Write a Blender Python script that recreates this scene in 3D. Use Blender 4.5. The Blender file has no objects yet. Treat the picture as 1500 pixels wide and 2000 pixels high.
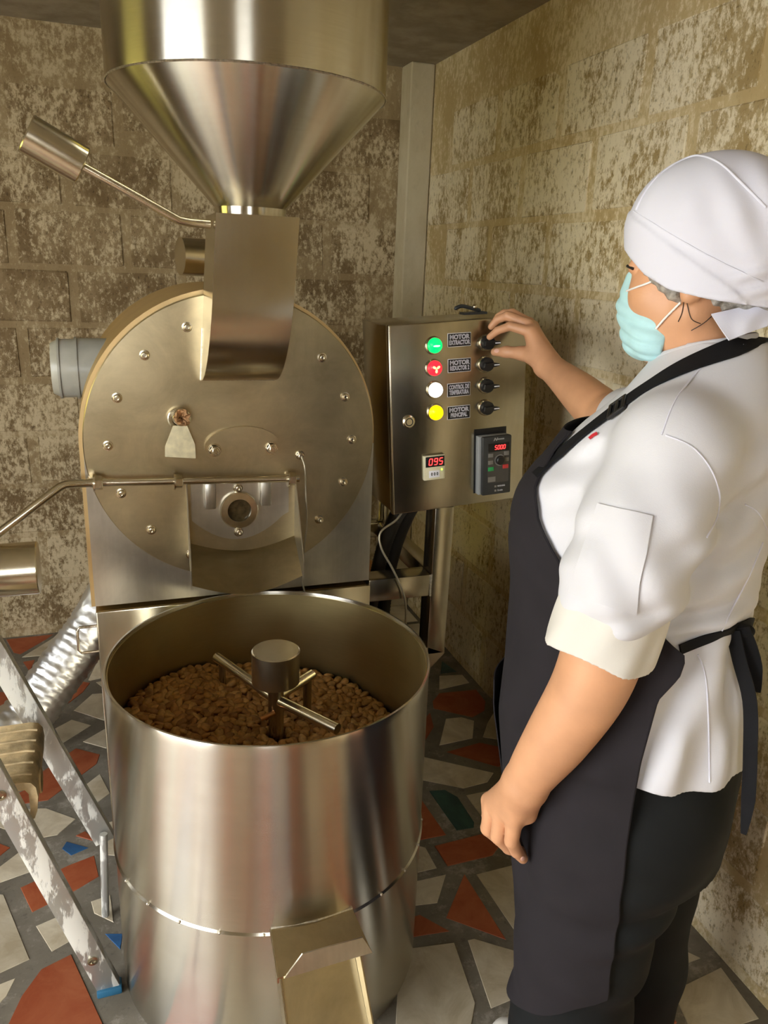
import bpy, bmesh, math, random
import numpy as np
from mathutils import Vector, Matrix, Quaternion
from mathutils.bvhtree import BVHTree

random.seed(7)
rng = np.random.default_rng(7)
SC = bpy.context.scene
COL = SC.collection
PI = math.pi

# ------------------------------------------------------------------ camera
F_PX, YAW, PITCH, ROLL = 1530.0, math.radians(19.95), math.radians(17.45), math.radians(2.32)
CAM = Vector((0, 0, 1.55))
_f = Vector((math.sin(YAW) * math.cos(PITCH), math.cos(YAW) * math.cos(PITCH), -math.sin(PITCH)))
_r0 = Vector((math.cos(YAW), -math.sin(YAW), 0)); _u0 = _r0.cross(_f)
_r = math.cos(ROLL) * _r0 + math.sin(ROLL) * _u0
_u = -math.sin(ROLL) * _r0 + math.cos(ROLL) * _u0
cd = bpy.data.cameras.new('camera')
cam = bpy.data.objects.new('camera', cd); COL.objects.link(cam)
m = Matrix((_r, _u, -_f)).transposed().to_4x4(); m.translation = CAM
cam.matrix_world = m
cd.sensor_fit = 'VERTICAL'; cd.sensor_height = 24.0; cd.lens = 24.0 * F_PX / 2000.0
cd.clip_start = 0.02
SC.camera = cam

# ------------------------------------------------------------------ light and exposure
SC.view_settings.view_transform = 'Standard'
SC.view_settings.look = 'None'
SC.view_settings.gamma = 1.0
SC.view_settings.use_curve_mapping = False
SC.view_settings.exposure = 0.12
SC.cycles.max_bounces = 7; SC.cycles.diffuse_bounces = 4; SC.cycles.glossy_bounces = 4; SC.cycles.transparent_max_bounces = 4
SC.cycles.use_adaptive_sampling = True; SC.cycles.adaptive_threshold = .03
SC.cycles.caustics_reflective = False; SC.cycles.caustics_refractive = False
world = bpy.data.worlds.new('overcast_sky'); SC.world = world
world.use_nodes = True
wb = world.node_tree.nodes['Background']
wb.inputs[0].default_value = (0.97, 0.985, 1.0, 1); wb.inputs[1].default_value = 10.5

def portal(loc, rot, sx, sy):
    l = bpy.data.lights.new('window_portal', 'AREA'); l.shape = 'RECTANGLE'; l.size = sx; l.size_y = sy
    l.cycles.is_portal = True
    o = bpy.data.objects.new('window_portal', l); COL.objects.link(o)
    o.location = loc; o.rotation_euler = rot
# wide open doorway in the left wall, unseen window added behind the camera as fill, small window further along the left wall
portal((-1.79, 0.20, 1.05), (0, -PI / 2, 0), 2.1, 1.8)
portal((-0.55, -1.79, 1.55), (PI / 2, 0, PI), 0.7, 0.9)
portal((-1.79, 2.25, 1.55), (0, -PI / 2, 0), 0.9, 0.55)
sun = bpy.data.lights.new('sun', 'SUN'); sun.energy = 9.0; sun.angle = 0.01; sun.color = (1, 0.93, 0.78)
so = bpy.data.objects.new('sun', sun); COL.objects.link(so); so.rotation_euler = (math.radians(25), math.radians(38), 0)

# ------------------------------------------------------------------ helpers
def tag(o, label=None, cat=None, group=None, kind=None):
    if label: o['label'] = label
    if cat: o['category'] = cat
    if group: o['group'] = group
    if kind: o['kind'] = kind
    return o

def empty(name, loc=(0, 0, 0), parent=None):
    o = bpy.data.objects.new(name, None); COL.objects.link(o); o.location = loc; o.empty_display_size = .1
    if parent: set_parent(o, parent)
    return o

def wm(o):
    """world matrix from the parent chain, without waiting for the dependency graph"""
    b = o.matrix_basis.copy()
    return wm(o.parent) @ o.matrix_parent_inverse @ b if o.parent else b

def set_parent(o, parent):
    o.parent = parent; o.matrix_parent_inverse = wm(parent).inverted()

def link_mesh(name, me, mat=None, parent=None):
    o = bpy.data.objects.new(name, me); COL.objects.link(o)
    if mat and not me.materials: me.materials.append(mat)
    if parent: set_parent(o, parent)
    return o

def obj(name, bm, mat, parent=None, smooth=None):
    """link a bmesh (in world coordinates) as ONE mesh object; smooth = auto-smooth angle in degrees"""
    bmesh.ops.recalc_face_normals(bm, faces=bm.faces)
    if smooth:
        lim = math.radians(smooth)
        for f in bm.faces: f.smooth = True
        for e in bm.edges:
            e.smooth = not (len(e.link_faces) == 2 and e.calc_face_angle(0) > lim)
    me = bpy.data.meshes.new(name); bm.to_mesh(me); bm.free()
    return link_mesh(name, me, mat, parent)

def V(*a): return Vector(a)

def bm_box(bm, c, s, bev=0.0, rot=None, seg=2):
    r = bmesh.ops.create_cube(bm, size=1.0)
    vs = r['verts']
    bmesh.ops.scale(bm, vec=s, verts=vs)
    if bev > 0:
        es = list({e for v in vs for e in v.link_edges})
        r2 = bmesh.ops.bevel(bm, geom=es, offset=bev, segments=seg, affect='EDGES', profile=.5)
        vs = list({v for f in r2['faces'] for v in f.verts} | {v for v in vs if v.is_valid})
        # collect the whole island
        seen = set(vs); st = list(vs)
        while st:
            v = st.pop()
            for e in v.link_edges:
                w = e.other_vert(v)
                if w not in seen: seen.add(w); st.append(w)
        vs = list(seen)
    if rot is not None: bmesh.ops.rotate(bm, cent=(0, 0, 0), matrix=rot, verts=vs)
    bmesh.ops.translate(bm, vec=c, verts=vs)
    return vs

def box(name, c, s, mat, parent=None, bev=0.003, rot=None):
    bm = bmesh.new(); bm_box(bm, c, s, bev, rot); return obj(name, bm, mat, parent, 40)

def frame_of(d):
    d = d.normalized()
    a = V(0, 0, 1) if abs(d.z) < .9 else V(1, 0, 0)
    x = a.cross(d).normalized(); return x, d.cross(x)

def bm_tube(bm, pts, r, seg=12, cap=True):
    pts = [Vector(p) for p in pts]; n = len(pts)
    rs = r if isinstance(r, (list, tuple)) else [r] * n
    rings = []; x = None
    for i, p in enumerate(pts):
        d = (pts[min(i + 1, n - 1)] - pts[max(i - 1, 0)])
        d.normalize()
        if x is None: x, y = frame_of(d)
        else:
            x = (x - d * x.dot(d)).normalized(); y = d.cross(x)
        rings.append([bm.verts.new(p + (x * math.cos(t) + y * math.sin(t)) * rs[i]) for t in [2 * PI * k / seg for k in range(seg)]])
    for a, b in zip(rings, rings[1:]):
        for k in range(seg):
            bm.faces.new((a[k], a[(k + 1) % seg], b[(k + 1) % seg], b[k]))
    if cap:
        bm.faces.new(list(reversed(rings[0]))); bm.faces.new(rings[-1])

def tube(name, pts, r, mat, parent=None, seg=12):
    bm = bmesh.new(); bm_tube(bm, pts, r, seg); return obj(name, bm, mat, parent, 50)

def smooth_path(pts, n=6):
    """Catmull-Rom resampling"""
    P = [Vector(p) for p in pts]; out = []
    for i in range(len(P) - 1):
        p0, p1, p2, p3 = P[max(i - 1, 0)], P[i], P[i + 1], P[min(i + 2, len(P) - 1)]
        for k in range(n):
            t = k / n
            out.append(0.5 * ((2 * p1) + (p2 - p0) * t + (2 * p0 - 5 * p1 + 4 * p2 - p3) * t * t + (3 * p1 - p0 - 3 * p2 + p3) * t ** 3))
    out.append(P[-1]); return out

def bm_lathe(bm, prof, c=(0, 0, 0), seg=48, axis=None, closed=False):
    """prof: [(r, h)] around axis (default +z) through c"""
    q = Quaternion() if axis is None else V(0, 0, 1).rotation_difference(Vector(axis))
    rings = []
    for r, h in prof:
        if r < 1e-6:
            rings.append([bm.verts.new(Vector(c) + q @ V(0, 0, h))])
        else:
            rings.append([bm.verts.new(Vector(c) + q @ V(r * math.cos(2 * PI * k / seg), r * math.sin(2 * PI * k / seg), h)) for k in range(seg)])
    pairs = list(zip(rings, rings[1:]))
    if closed: pairs.append((rings[-1], rings[0]))
    for a, b in pairs:
        for k in range(seg):
            if len(a) == 1 and len(b) == 1: break
            if len(a) == 1: bm.faces.new((a[0], b[(k + 1) % seg], b[k]))
            elif len(b) == 1: bm.faces.new((a[k], a[(k + 1) % seg], b[0]))
            else: bm.faces.new((a[k], a[(k + 1) % seg], b[(k + 1) % seg], b[k]))

def lathe(name, prof, c, mat, parent=None, seg=48, axis=None, closed=False, sm=35):
    bm = bmesh.new(); bm_lathe(bm, prof, c, seg, axis, closed); return obj(name, bm, mat, parent, sm)

def bm_prism(bm, poly, d):
    """extrude a planar 3D polygon by vector d"""
    a = [bm.verts.new(p) for p in poly]; b = [bm.verts.new(Vector(p) + Vector(d)) for p in poly]
    n = len(a)
    bm.faces.new(list(reversed(a))); bm.faces.new(b)
    for i in range(n): bm.faces.new((a[i], a[(i + 1) % n], b[(i + 1) % n], b[i]))

def prism(name, poly, d, mat, parent=None, sm=30):
    bm = bmesh.new(); bm_prism(bm, poly, d); return obj(name, bm, mat, parent, sm)

def instance(src, name, loc, parent=None, rot=None):
    o = bpy.data.objects.new(name, src); COL.objects.link(o); o.location = loc
    if rot: o.rotation_euler = rot
    if parent: set_parent(o, parent)
    return o

# ------------------------------------------------------------------ materials
def new_mat(name):
    mt = bpy.data.materials.new(name); mt.use_nodes = True
    nt = mt.node_tree; b = nt.nodes['Principled BSDF']
    return mt, nt, b

def N(nt, typ, **kw):
    n = nt.nodes.new(typ)
    for k, v in kw.items():
        if k.startswith('i_'):
            key = k[2:]; n.inputs[int(key) if key.isdigit() else key.replace('_', ' ')].default_value = v
        else: setattr(n, k, v)
    return n

def plain(name, col, rough=.5, metal=0.0, emit=None, es=0.0, var=0.08, vscale=30.0, bump=0.0, bscale=200.0, spec=.5, alpha=1.0, trans=0.0, sss=0.0):
    mt, nt, b = new_mat(name)
    L = nt.links.new
    tc = N(nt, 'ShaderNodeTexCoord')
    nz = N(nt, 'ShaderNodeTexNoise', i_Scale=vscale, i_Detail=4.0); L(tc.outputs['Object'], nz.inputs['Vector'])
    mr = N(nt, 'ShaderNodeMapRange'); mr.inputs[3].default_value = 1 - var; mr.inputs[4].default_value = 1 + var
    mr.inputs[1].default_value = .3; mr.inputs[2].default_value = .7
    L(nz.outputs['Fac'], mr.inputs[0])
    mx = N(nt, 'ShaderNodeMix', data_type='RGBA', blend_type='MULTIPLY'); mx.inputs[0].default_value = 1
    mx.inputs[6].default_value = (*col, 1); L(mr.outputs[0], mx.inputs[7]); L(mx.outputs[2], b.inputs['Base Color'])
    b.inputs['Roughness'].default_value = rough; b.inputs['Metallic'].default_value = metal
    b.inputs['Specular IOR Level'].default_value = spec
    b.inputs['Alpha'].default_value = alpha; b.inputs['Transmission Weight'].default_value = trans
    if sss:
        b.inputs['Subsurface Weight'].default_value = sss; b.inputs['Subsurface Radius'].default_value = (.012, .005, .003)
        b.inputs['Subsurface Scale'].default_value = 1.0
    if emit: b.inputs['Emission Color'].default_value = (*emit, 1); b.inputs['Emission Strength'].default_value = es
    if bump:
        n2 = N(nt, 'ShaderNodeTexNoise', i_Scale=bscale, i_Detail=3.0); L(tc.outputs['Object'], n2.inputs['Vector'])
        bp = N(nt, 'ShaderNodeBump', i_Strength=bump, i_Distance=.002); L(n2.outputs['Fac'], bp.inputs['Height']); L(bp.outputs[0], b.inputs['Normal'])
    return mt

def steel(name, col=(.60, .565, .48), r0=.16, r1=.34, stretch=(1, 1, 30), scale=14.0, aniso=0.0, axis='Z', bump=.006, wave=.0, grain=.12, smudge=.05):
    """brushed stainless steel; grain runs across the axis that is stretched most"""
    mt, nt, b = new_mat(name); L = nt.links.new
    tc = N(nt, 'ShaderNodeTexCoord'); mp = N(nt, 'ShaderNodeMapping'); mp.inputs['Scale'].default_value = stretch
    L(tc.outputs['Object'], mp.inputs['Vector'])
    g = N(nt, 'ShaderNodeTexNoise', i_Scale=scale, i_Detail=3.0, i_Roughness=.5); L(mp.outputs[0], g.inputs['Vector'])
    c = N(nt, 'ShaderNodeTexNoise', i_Scale=4.5, i_Detail=4.0, i_Roughness=.55); L(tc.outputs['Object'], c.inputs['Vector'])
    mr = N(nt, 'ShaderNodeMapRange'); mr.inputs[1].default_value = .3; mr.inputs[2].default_value = .7
    mr.inputs[3].default_value = r0; mr.inputs[4].default_value = r1
    ad = N(nt, 'ShaderNodeMath', operation='MULTIPLY_ADD'); ad.inputs[1].default_value = grain
    L(g.outputs['Fac'], ad.inputs[0])
    m2 = N(nt, 'ShaderNodeMath', operation='MULTIPLY'); m2.inputs[1].default_value = 1 - grain; L(c.outputs['Fac'], m2.inputs[0])
    L(m2.outputs[0], ad.inputs[2]); L(ad.outputs[0], mr.inputs[0]); L(mr.outputs[0], b.inputs['Roughness'])
    cr = N(nt, 'ShaderNodeMix', data_type='RGBA'); cr.inputs[6].default_value = (col[0] * .92, col[1] * .915, col[2] * .90, 1)
    cr.inputs[7].default_value = (min(col[0] * 1.08, 1), min(col[1] * 1.08, 1), min(col[2] * 1.08, 1), 1)
    L(g.outputs['Fac'], cr.inputs[0])
    sm = N(nt, 'ShaderNodeTexNoise', i_Scale=7.0, i_Detail=7.0, i_Roughness=.68, i_Distortion=.5); L(tc.outputs['Object'], sm.inputs['Vector'])
    sr = N(nt, 'ShaderNodeMapRange'); sr.inputs[1].default_value = .32; sr.inputs[2].default_value = .66; sr.inputs[3].default_value = 1 - smudge; sr.inputs[4].default_value = 1 + smudge * .6
    L(sm.outputs['Fac'], sr.inputs[0])
    sx_ = N(nt, 'ShaderNodeMix', data_type='RGBA', blend_type='MULTIPLY'); sx_.inputs[0].default_value = 1; L(cr.outputs[2], sx_.inputs[6]); L(sr.outputs[0], sx_.inputs[7])
    L(sx_.outputs[2], b.inputs['Base Color'])
    b.inputs['Metallic'].default_value = 1.0
    if aniso:
        b.inputs['Anisotropic'].default_value = aniso; b.inputs['Anisotropic Rotation'].default_value = .25
        tg = N(nt, 'ShaderNodeTangent', direction_type='RADIAL', axis=axis); L(tg.outputs[0], b.inputs['Tangent'])
    bp = N(nt, 'ShaderNodeBump', i_Strength=0.0 if bump < .01 else bump, i_Distance=.001); L((c if bump < .01 else g).outputs['Fac'], bp.inputs['Height'])
    if wave:
        b2 = N(nt, 'ShaderNodeBump', i_Strength=wave, i_Distance=.02); L(c.outputs['Fac'], b2.inputs['Height']); L(b2.outputs[0], bp.inputs['Normal'])
    L(bp.outputs[0], b.inputs['Normal'])
    return mt

def concrete(name, dark, mid, light, thr=.52, soft=.04, scale=62.0, big=1.9, stretch=(1, 1, .62), pits=.6, rough=.9):
    """washed concrete: base tone with large stains, patches of old whitewash broken into flecks, dark pits"""
    mt, nt, b = new_mat(name); L = nt.links.new
    geo = N(nt, 'ShaderNodeNewGeometry')
    mp = N(nt, 'ShaderNodeMapping'); mp.inputs['Scale'].default_value = stretch; L(geo.outputs['Position'], mp.inputs['Vector'])
    def noise(sc, det, ro, dist=0.0, src=mp.outputs[0]):
        n = N(nt, 'ShaderNodeTexNoise', i_Scale=sc, i_Detail=det, i_Roughness=ro, i_Distortion=dist); L(src, n.inputs['Vector']); return n.outputs['Fac']
    def rng_(x, a, b_, lo=0.0, hi=1.0, smooth=True):
        r = N(nt, 'ShaderNodeMapRange'); r.interpolation_type = 'SMOOTHSTEP' if smooth else 'LINEAR'
        for k, v in zip((1, 2, 3, 4), (a, b_, lo, hi)): r.inputs[k].default_value = v
        L(x, r.inputs[0]); return r.outputs[0]
    def mad(x, m_, add):
        n = N(nt, 'ShaderNodeMath', operation='MULTIPLY_ADD'); n.inputs[1].default_value = m_; L(x, n.inputs[0])
        if isinstance(add, float): n.inputs[2].default_value = add
        else: L(add, n.inputs[2])
        return n.outputs[0]
    nb = noise(big, 4, .6, .3); nm = noise(big * 3.7, 5, .6, .3); nf = noise(scale, 9, .78); ns = noise(scale * 2.2, 4, .7)
    base = N(nt, 'ShaderNodeMix', data_type='RGBA'); base.inputs[6].default_value = (*dark, 1); base.inputs[7].default_value = (*mid, 1)
    L(rng_(nm, .36, .64), base.inputs[0])
    f = mad(nf, .55, mad(nb, .25, mad(nm, .20, 0.0)))
    mx = N(nt, 'ShaderNodeMix', data_type='RGBA'); mx.inputs[7].default_value = (*light, 1); L(base.outputs[2], mx.inputs[6]); L(rng_(f, thr - soft, thr + soft), mx.inputs[0])
    pit = rng_(mad(ns, .6, mad(nf, .4, 0.0)), .36, .46, pits, 1.0)
    ml = N(nt, 'ShaderNodeMix', data_type='RGBA', blend_type='MULTIPLY'); ml.inputs[0].default_value = 1; L(mx.outputs[2], ml.inputs[6]); L(pit, ml.inputs[7])
    L(ml.outputs[2], b.inputs['Base Color']); b.inputs['Roughness'].default_value = rough; b.inputs['Specular IOR Level'].default_value = .2
    bp = N(nt, 'ShaderNodeBump', i_Strength=.35, i_Distance=.004); L(f, bp.inputs['Height']); L(bp.outputs[0], b.inputs['Normal'])
    return mt

M = {}
M['steel_v'] = steel('brushed_steel_rolled', col=(.64, .61, .53), aniso=.95, stretch=(1, 1, 28), r0=.23, r1=.268, wave=.012, grain=.15)
M['steel'] = steel('brushed_steel_sheet', col=(.66, .635, .56), stretch=(14, 1, 1), r0=.285, r1=.38, scale=9, wave=.015, smudge=.14)
M['steel_disc'] = steel('scuffed_steel_plate', col=(.58, .49, .31), stretch=(2, 1, 6), r0=.285, r1=.38, scale=10, wave=.03, smudge=.20)
M['steel_z'] = steel('brushed_steel_vertical', col=(.66, .605, .48), stretch=(26, 26, 1), r0=.18, r1=.265, scale=9)
M['steel_pol'] = steel('turned_steel', col=(.68, .62, .49), stretch=(1, 1, 1), r0=.2, r1=.26, scale=60, bump=.0, grain=.4)
M['steel_in'] = steel('worn_steel_inside', col=(.50, .41, .20), stretch=(1, 1, 24), r0=.3, r1=.48)
M['steel_enc'] = steel('brushed_steel_box', col=(.43, .39, .305), stretch=(14, 1, 1), r0=.19, r1=.268, scale=9, wave=.015, smudge=.12)
M['steel_gold'] = steel('golden_steel', col=(.74, .55, .28), stretch=(1, 30, 1), r0=.42, r1=.55, scale=8)  # golden base colour for the drum housing
M['weld'] = plain('weld_bead', (.55, .5, .4), .4, 1.0, var=.3, vscale=200, bump=.4)
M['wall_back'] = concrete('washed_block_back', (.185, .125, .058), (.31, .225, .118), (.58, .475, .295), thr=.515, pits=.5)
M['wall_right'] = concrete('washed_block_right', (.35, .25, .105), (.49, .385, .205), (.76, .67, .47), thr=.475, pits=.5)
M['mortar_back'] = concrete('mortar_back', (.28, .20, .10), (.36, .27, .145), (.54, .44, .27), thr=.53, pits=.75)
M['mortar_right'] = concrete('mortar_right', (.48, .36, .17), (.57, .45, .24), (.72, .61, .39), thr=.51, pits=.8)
M['plaster'] = concrete('grey_plaster', (.29, .25, .185), (.36, .315, .24), (.42, .37, .29), thr=.55, soft=.12, scale=7, pits=.92)
M['column'] = concrete('cream_column', (.52, .445, .29), (.58, .51, .345), (.64, .57, .40), thr=.55, soft=.12, scale=9, pits=.9)
M['room'] = concrete('brown_room_wall', (.22, .16, .08), (.28, .21, .11), (.36, .28, .16), thr=.55, soft=.12, scale=9, pits=.9)
M['grout'] = concrete('grey_grout', (.16, .14, .105), (.22, .195, .15), (.32, .29, .235), thr=.56, scale=20, stretch=(1, 1, 1), pits=.7)
M['earth'] = plain('sunlit_ground', (.45, .44, .38), .9, var=.2, vscale=3)
M['yellow_wall'] = plain('yellow_green_wall', (.62, .55, .12), .8, var=.1, vscale=4)

def tile_mat(name, c0, c1, rough=.35, spot=.0):
    mt, nt, b = new_mat(name); L = nt.links.new
    geo = N(nt, 'ShaderNodeNewGeometry'); oi = N(nt, 'ShaderNodeObjectInfo')
    n1 = N(nt, 'ShaderNodeTexNoise', i_Scale=9.0, i_Detail=7.0, i_Roughness=.65, i_Distortion=.8); L(geo.outputs['Position'], n1.inputs['Vector'])
    mr = N(nt, 'ShaderNodeMapRange'); mr.inputs[1].default_value = .35; mr.inputs[2].default_value = .65; L(n1.outputs['Fac'], mr.inputs[0])
    mx = N(nt, 'ShaderNodeMix', data_type='RGBA'); mx.inputs[6].default_value = (*c0, 1); mx.inputs[7].default_value = (*c1, 1); L(mr.outputs[0], mx.inputs[0])
    hv = N(nt, 'ShaderNodeHueSaturation'); L(mx.outputs[2], hv.inputs['Color'])
    vr = N(nt, 'ShaderNodeMapRange'); vr.inputs[3].default_value = .85; vr.inputs[4].default_value = 1.15; L(oi.outputs['Random'], vr.inputs[0]); L(vr.outputs[0], hv.inputs['Value'])
    L(hv.outputs[0], b.inputs['Base Color']); b.inputs['Roughness'].default_value = rough; b.inputs['Specular IOR Level'].default_value = .4
    n2 = N(nt, 'ShaderNodeTexNoise', i_Scale=60.0, i_Detail=4.0); L(geo.outputs['Position'], n2.inputs['Vector'])
    bp = N(nt, 'ShaderNodeBump', i_Strength=.15, i_Distance=.002); L(n2.outputs['Fac'], bp.inputs['Height']); L(bp.outputs[0], b.inputs['Normal'])
    return mt
M['T'] = tile_mat('terracotta_tile', (.30, .062, .020), (.40, .115, .045), .55)
M['C'] = tile_mat('cream_marble_tile', (.45, .375, .25), (.66, .59, .44), .4)
M['G'] = tile_mat('dark_green_tile', (.02, .05, .05), (.035, .10, .085), .35)
M['B'] = tile_mat('blue_tile', (.015, .06, .16), (.03, .13, .30), .35)

M['black_plastic'] = plain('black_plastic', (.012, .012, .012), .35)
M['dark_plastic'] = plain('charcoal_plastic', (.03, .032, .032), .45)
M['grey_plastic'] = plain('grey_plastic', (.30, .31, .30), .45)
M['pvc'] = plain('grey_pipe', (.44, .43, .36), .3)
M['cream_plastic'] = plain('cream_plastic', (.72, .67, .45), .4)
M['rubber'] = plain('black_rubber', (.012, .011, .010), .6)
M['hose'] = plain('corrugated_black_hose', (.03, .026, .02), .5)
M['foil'] = steel('aluminium_foil', col=(.72, .72, .70), stretch=(1, 1, 1), r0=.29, r1=.45, scale=34, bump=.8, wave=.25)
M['wood'] = plain('splintered_wood', (.42, .23, .10), .8, var=.45, vscale=60, bump=.8, bscale=120)
M['brass'] = plain('pale_brass_blade', (.72, .66, .44), .42, 1.0, var=.15, vscale=60)
M['alu'] = None
M['copper'] = plain('copper_pan', (.55, .27, .11), .35, 1.0)
M['black_label'] = plain('black_label', (.008, .008, .009), .35)
M['lavender_print'] = plain('lavender_print', (.16, .15, .24), .5, var=.02)
M['white_print'] = plain('white_print', (.80, .80, .84), .5, var=.02)
M['glass_dark'] = plain('dark_window', (.05, .035, .015), .12, var=.5, vscale=70)
M['cable'] = plain('braided_cable', (.42, .38, .28), .4, .8)
M['cable_dark'] = plain('brown_cable', (.06, .04, .025), .5)
M['led_red'] = plain('red_segment', (.4, .0, .0), .4, emit=(1, .03, .03), es=5.0, var=0)
M['led_green'] = plain('green_lens', (.0, .5, .12), .25, emit=(.0, .95, .16), es=1.2, var=0)
M['led_redlens'] = plain('red_lens', (.7, .0, .02), .25, emit=(1, .02, .03), es=1.8, var=0)
M['led_white'] = plain('white_lens', (.8, .85, .9), .25, emit=(.86, .93, 1), es=1.9, var=0)
M['led_yellow'] = plain('yellow_lens', (.9, .6, .0), .25, emit=(1, .62, .0), es=1.5, var=0)
M['led_core'] = plain('bright_core', (1, .8, .3), .3, emit=(1, .5, .12), es=4.0, var=0)
M['led_core_g'] = plain('bright_core_green', (.7, 1, 1), .3, emit=(.5, 1, .95), es=4.0, var=0)
M['green_btn'] = plain('green_button', (.03, .35, .10), .4)
M['red_btn'] = plain('red_button', (.6, .05, .05), .4)
M['grey_btn'] = plain('grey_button', (.20, .19, .17), .5)
M['film'] = plain('grey_overlay', (.075, .07, .062), .25)

def alu_mat():
    mt, nt, b = new_mat('paint_splashed_aluminium'); L = nt.links.new
    tc = N(nt, 'ShaderNodeTexCoord'); mp = N(nt, 'ShaderNodeMapping'); mp.inputs['Scale'].default_value = (1, 1, .35); L(tc.outputs['Object'], mp.inputs['Vector'])
    n = N(nt, 'ShaderNodeTexNoise', i_Scale=22.0, i_Detail=7.0, i_Roughness=.7); L(mp.outputs[0], n.inputs['Vector'])
    r = N(nt, 'ShaderNodeMapRange', interpolation_type='SMOOTHSTEP'); r.inputs[1].default_value = .47; r.inputs[2].default_value = .54; L(n.outputs['Fac'], r.inputs[0])
    mx = N(nt, 'ShaderNodeMix', data_type='RGBA'); mx.inputs[6].default_value = (.55, .55, .52, 1); mx.inputs[7].default_value = (.74, .73, .66, 1); L(r.outputs[0], mx.inputs[0])
    L(mx.outputs[2], b.inputs['Base Color'])
    iv = N(nt, 'ShaderNodeMath', operation='SUBTRACT'); iv.inputs[0].default_value = .85; L(r.outputs[0], iv.inputs[1]); iv.use_clamp = True
    L(iv.outputs[0], b.inputs['Metallic']); b.inputs['Roughness'].default_value = .45
    bp = N(nt, 'ShaderNodeBump', i_Strength=.3, i_Distance=.002); L(r.outputs[0], bp.inputs['Height']); L(bp.outputs[0], b.inputs['Normal'])
    return mt
M['alu'] = alu_mat()

# ------------------------------------------------------------------ the room
XR, YB, ZC = 1.297, 3.307, 2.31
XL, YF = -1.8, -1.8
def struct(name, bm, mat, parent=None):
    o = obj(name, bm, mat, parent)
    if not parent: o['kind'] = 'structure'
    return o
bm = bmesh.new(); bm_box(bm, ((XL + XR) / 2, (YF + YB) / 2, -.06), (XR - XL + .6, YB - YF + .6, .12)); FLOOR = struct('floor', bm, M['grout'])
bm = bmesh.new(); bm_box(bm, ((XL + XR) / 2, (YF + YB) / 2, ZC + .06), (XR - XL + .6, YB - YF + .6, .12)); struct('ceiling', bm, M['plaster'])
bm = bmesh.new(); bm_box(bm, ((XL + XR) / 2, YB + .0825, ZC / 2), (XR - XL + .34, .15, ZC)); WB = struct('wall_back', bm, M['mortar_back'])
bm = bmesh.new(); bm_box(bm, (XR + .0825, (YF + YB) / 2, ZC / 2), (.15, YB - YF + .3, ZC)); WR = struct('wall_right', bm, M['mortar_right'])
# left wall with a wide doorway (y -0.7..1.1) and a small window (y 1.8..2.7)
def wall_boxes(bm, rects, fixed, axis, th):
    for a0, a1, z0, z1 in rects:
        if axis == 'x': bm_box(bm, (fixed - th / 2, (a0 + a1) / 2, (z0 + z1) / 2), (th, a1 - a0, z1 - z0))
        else: bm_box(bm, ((a0 + a1) / 2, fixed - th / 2, (z0 + z1) / 2), (a1 - a0, th, z1 - z0))
bm = bmesh.new()
wall_boxes(bm, [(YF - .15, -.7, 0, ZC), (1.1, 1.8, 0, ZC), (2.7, YB + .1, 0, ZC), (-.7, 1.1, 2.1, ZC), (1.8, 2.7, 0, 1.28), (1.8, 2.7, 1.83, ZC)], XL, 'x', .15)
struct('wall_left', bm, M['room'])
bm = bmesh.new()
wall_boxes(bm, [(XL, -.9, 0, ZC), (-.2, XR + .1, 0, ZC), (-.9, -.2, 0, 1.1), (-.9, -.2, 2.0, ZC)], YF, 'y', .15)  # window opening in this unseen wall is added to let fill light in
struct('wall_front', bm, M['room'])
bm = bmesh.new(); bm_box(bm, (-7, 1, -.16), (10.0, 30, .1)); struct('ground_outside', bm, M['earth'])
bm = bmesh.new(); bm_box(bm, (-4.6, 3.4, 1.4), (.2, 4.2, 3.0)); o = struct('wall_outside', bm, M['yellow_wall'])

# concrete blocks, each one a piece of its wall, a few millimetres proud of the joints
def block_mesh(name, L_, H_, axis, mat, seed):
    r = random.Random(seed); bm = bmesh.new()
    d = .016
    s = (L_, d, H_) if axis == 'y' else (d, L_, H_)
    bm_box(bm, (0, 0, 0), s, .005, None, 2)
    for v in bm.verts:
        v.co += Vector((r.uniform(-.0025, .0025), r.uniform(-.0025, .0025), r.uniform(-.0025, .0025)))
    bmesh.ops.recalc_face_normals(bm, faces=bm.faces)
    for f in bm.faces: f.smooth = False
    me = bpy.data.meshes.new(name); bm.to_mesh(me); bm.free(); me.materials.append(mat); return me
PITCH_B, ROW = .395, .21
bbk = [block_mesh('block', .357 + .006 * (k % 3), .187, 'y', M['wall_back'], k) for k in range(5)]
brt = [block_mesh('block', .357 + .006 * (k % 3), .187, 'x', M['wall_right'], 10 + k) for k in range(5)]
z0 = 1.705 - 8 * ROW
for i in range(-1, 12):
    zc = z0 + (i + .5) * ROW
    if zc - .09 < 0 or zc + .095 > ZC: 
        if zc + .095 > ZC or zc < 0.0: continue
    off = 0 if i % 2 else PITCH_B / 2
    x = XR - .20 - off
    while x > XL + .1:
        instance(random.choice(bbk), 'block', (x, YB + .0125 + random.uniform(-.0015, .002), zc + random.uniform(-.003, .003)), WB, (0, random.uniform(-.006, .006), 0)); x -= PITCH_B
    y = 2.22 + (0 if i % 2 == 0 else PITCH_B / 2) + 2 * PITCH_B
    while y > YF + .2:
        if y + .19 < YB: instance(random.choice(brt), 'block', (XR + .0125 + random.uniform(-.0015, .002), y, zc + random.uniform(-.003, .003)), WR, (random.uniform(-.006, .006), 0, 0))
        y -= PITCH_B
# cast column in the corner
bm = bmesh.new(); bm_box(bm, (XR - .045, YB - .05, ZC / 2), (.10, .11, ZC), .006); struct('trim_1', bm, M['column'])

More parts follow.
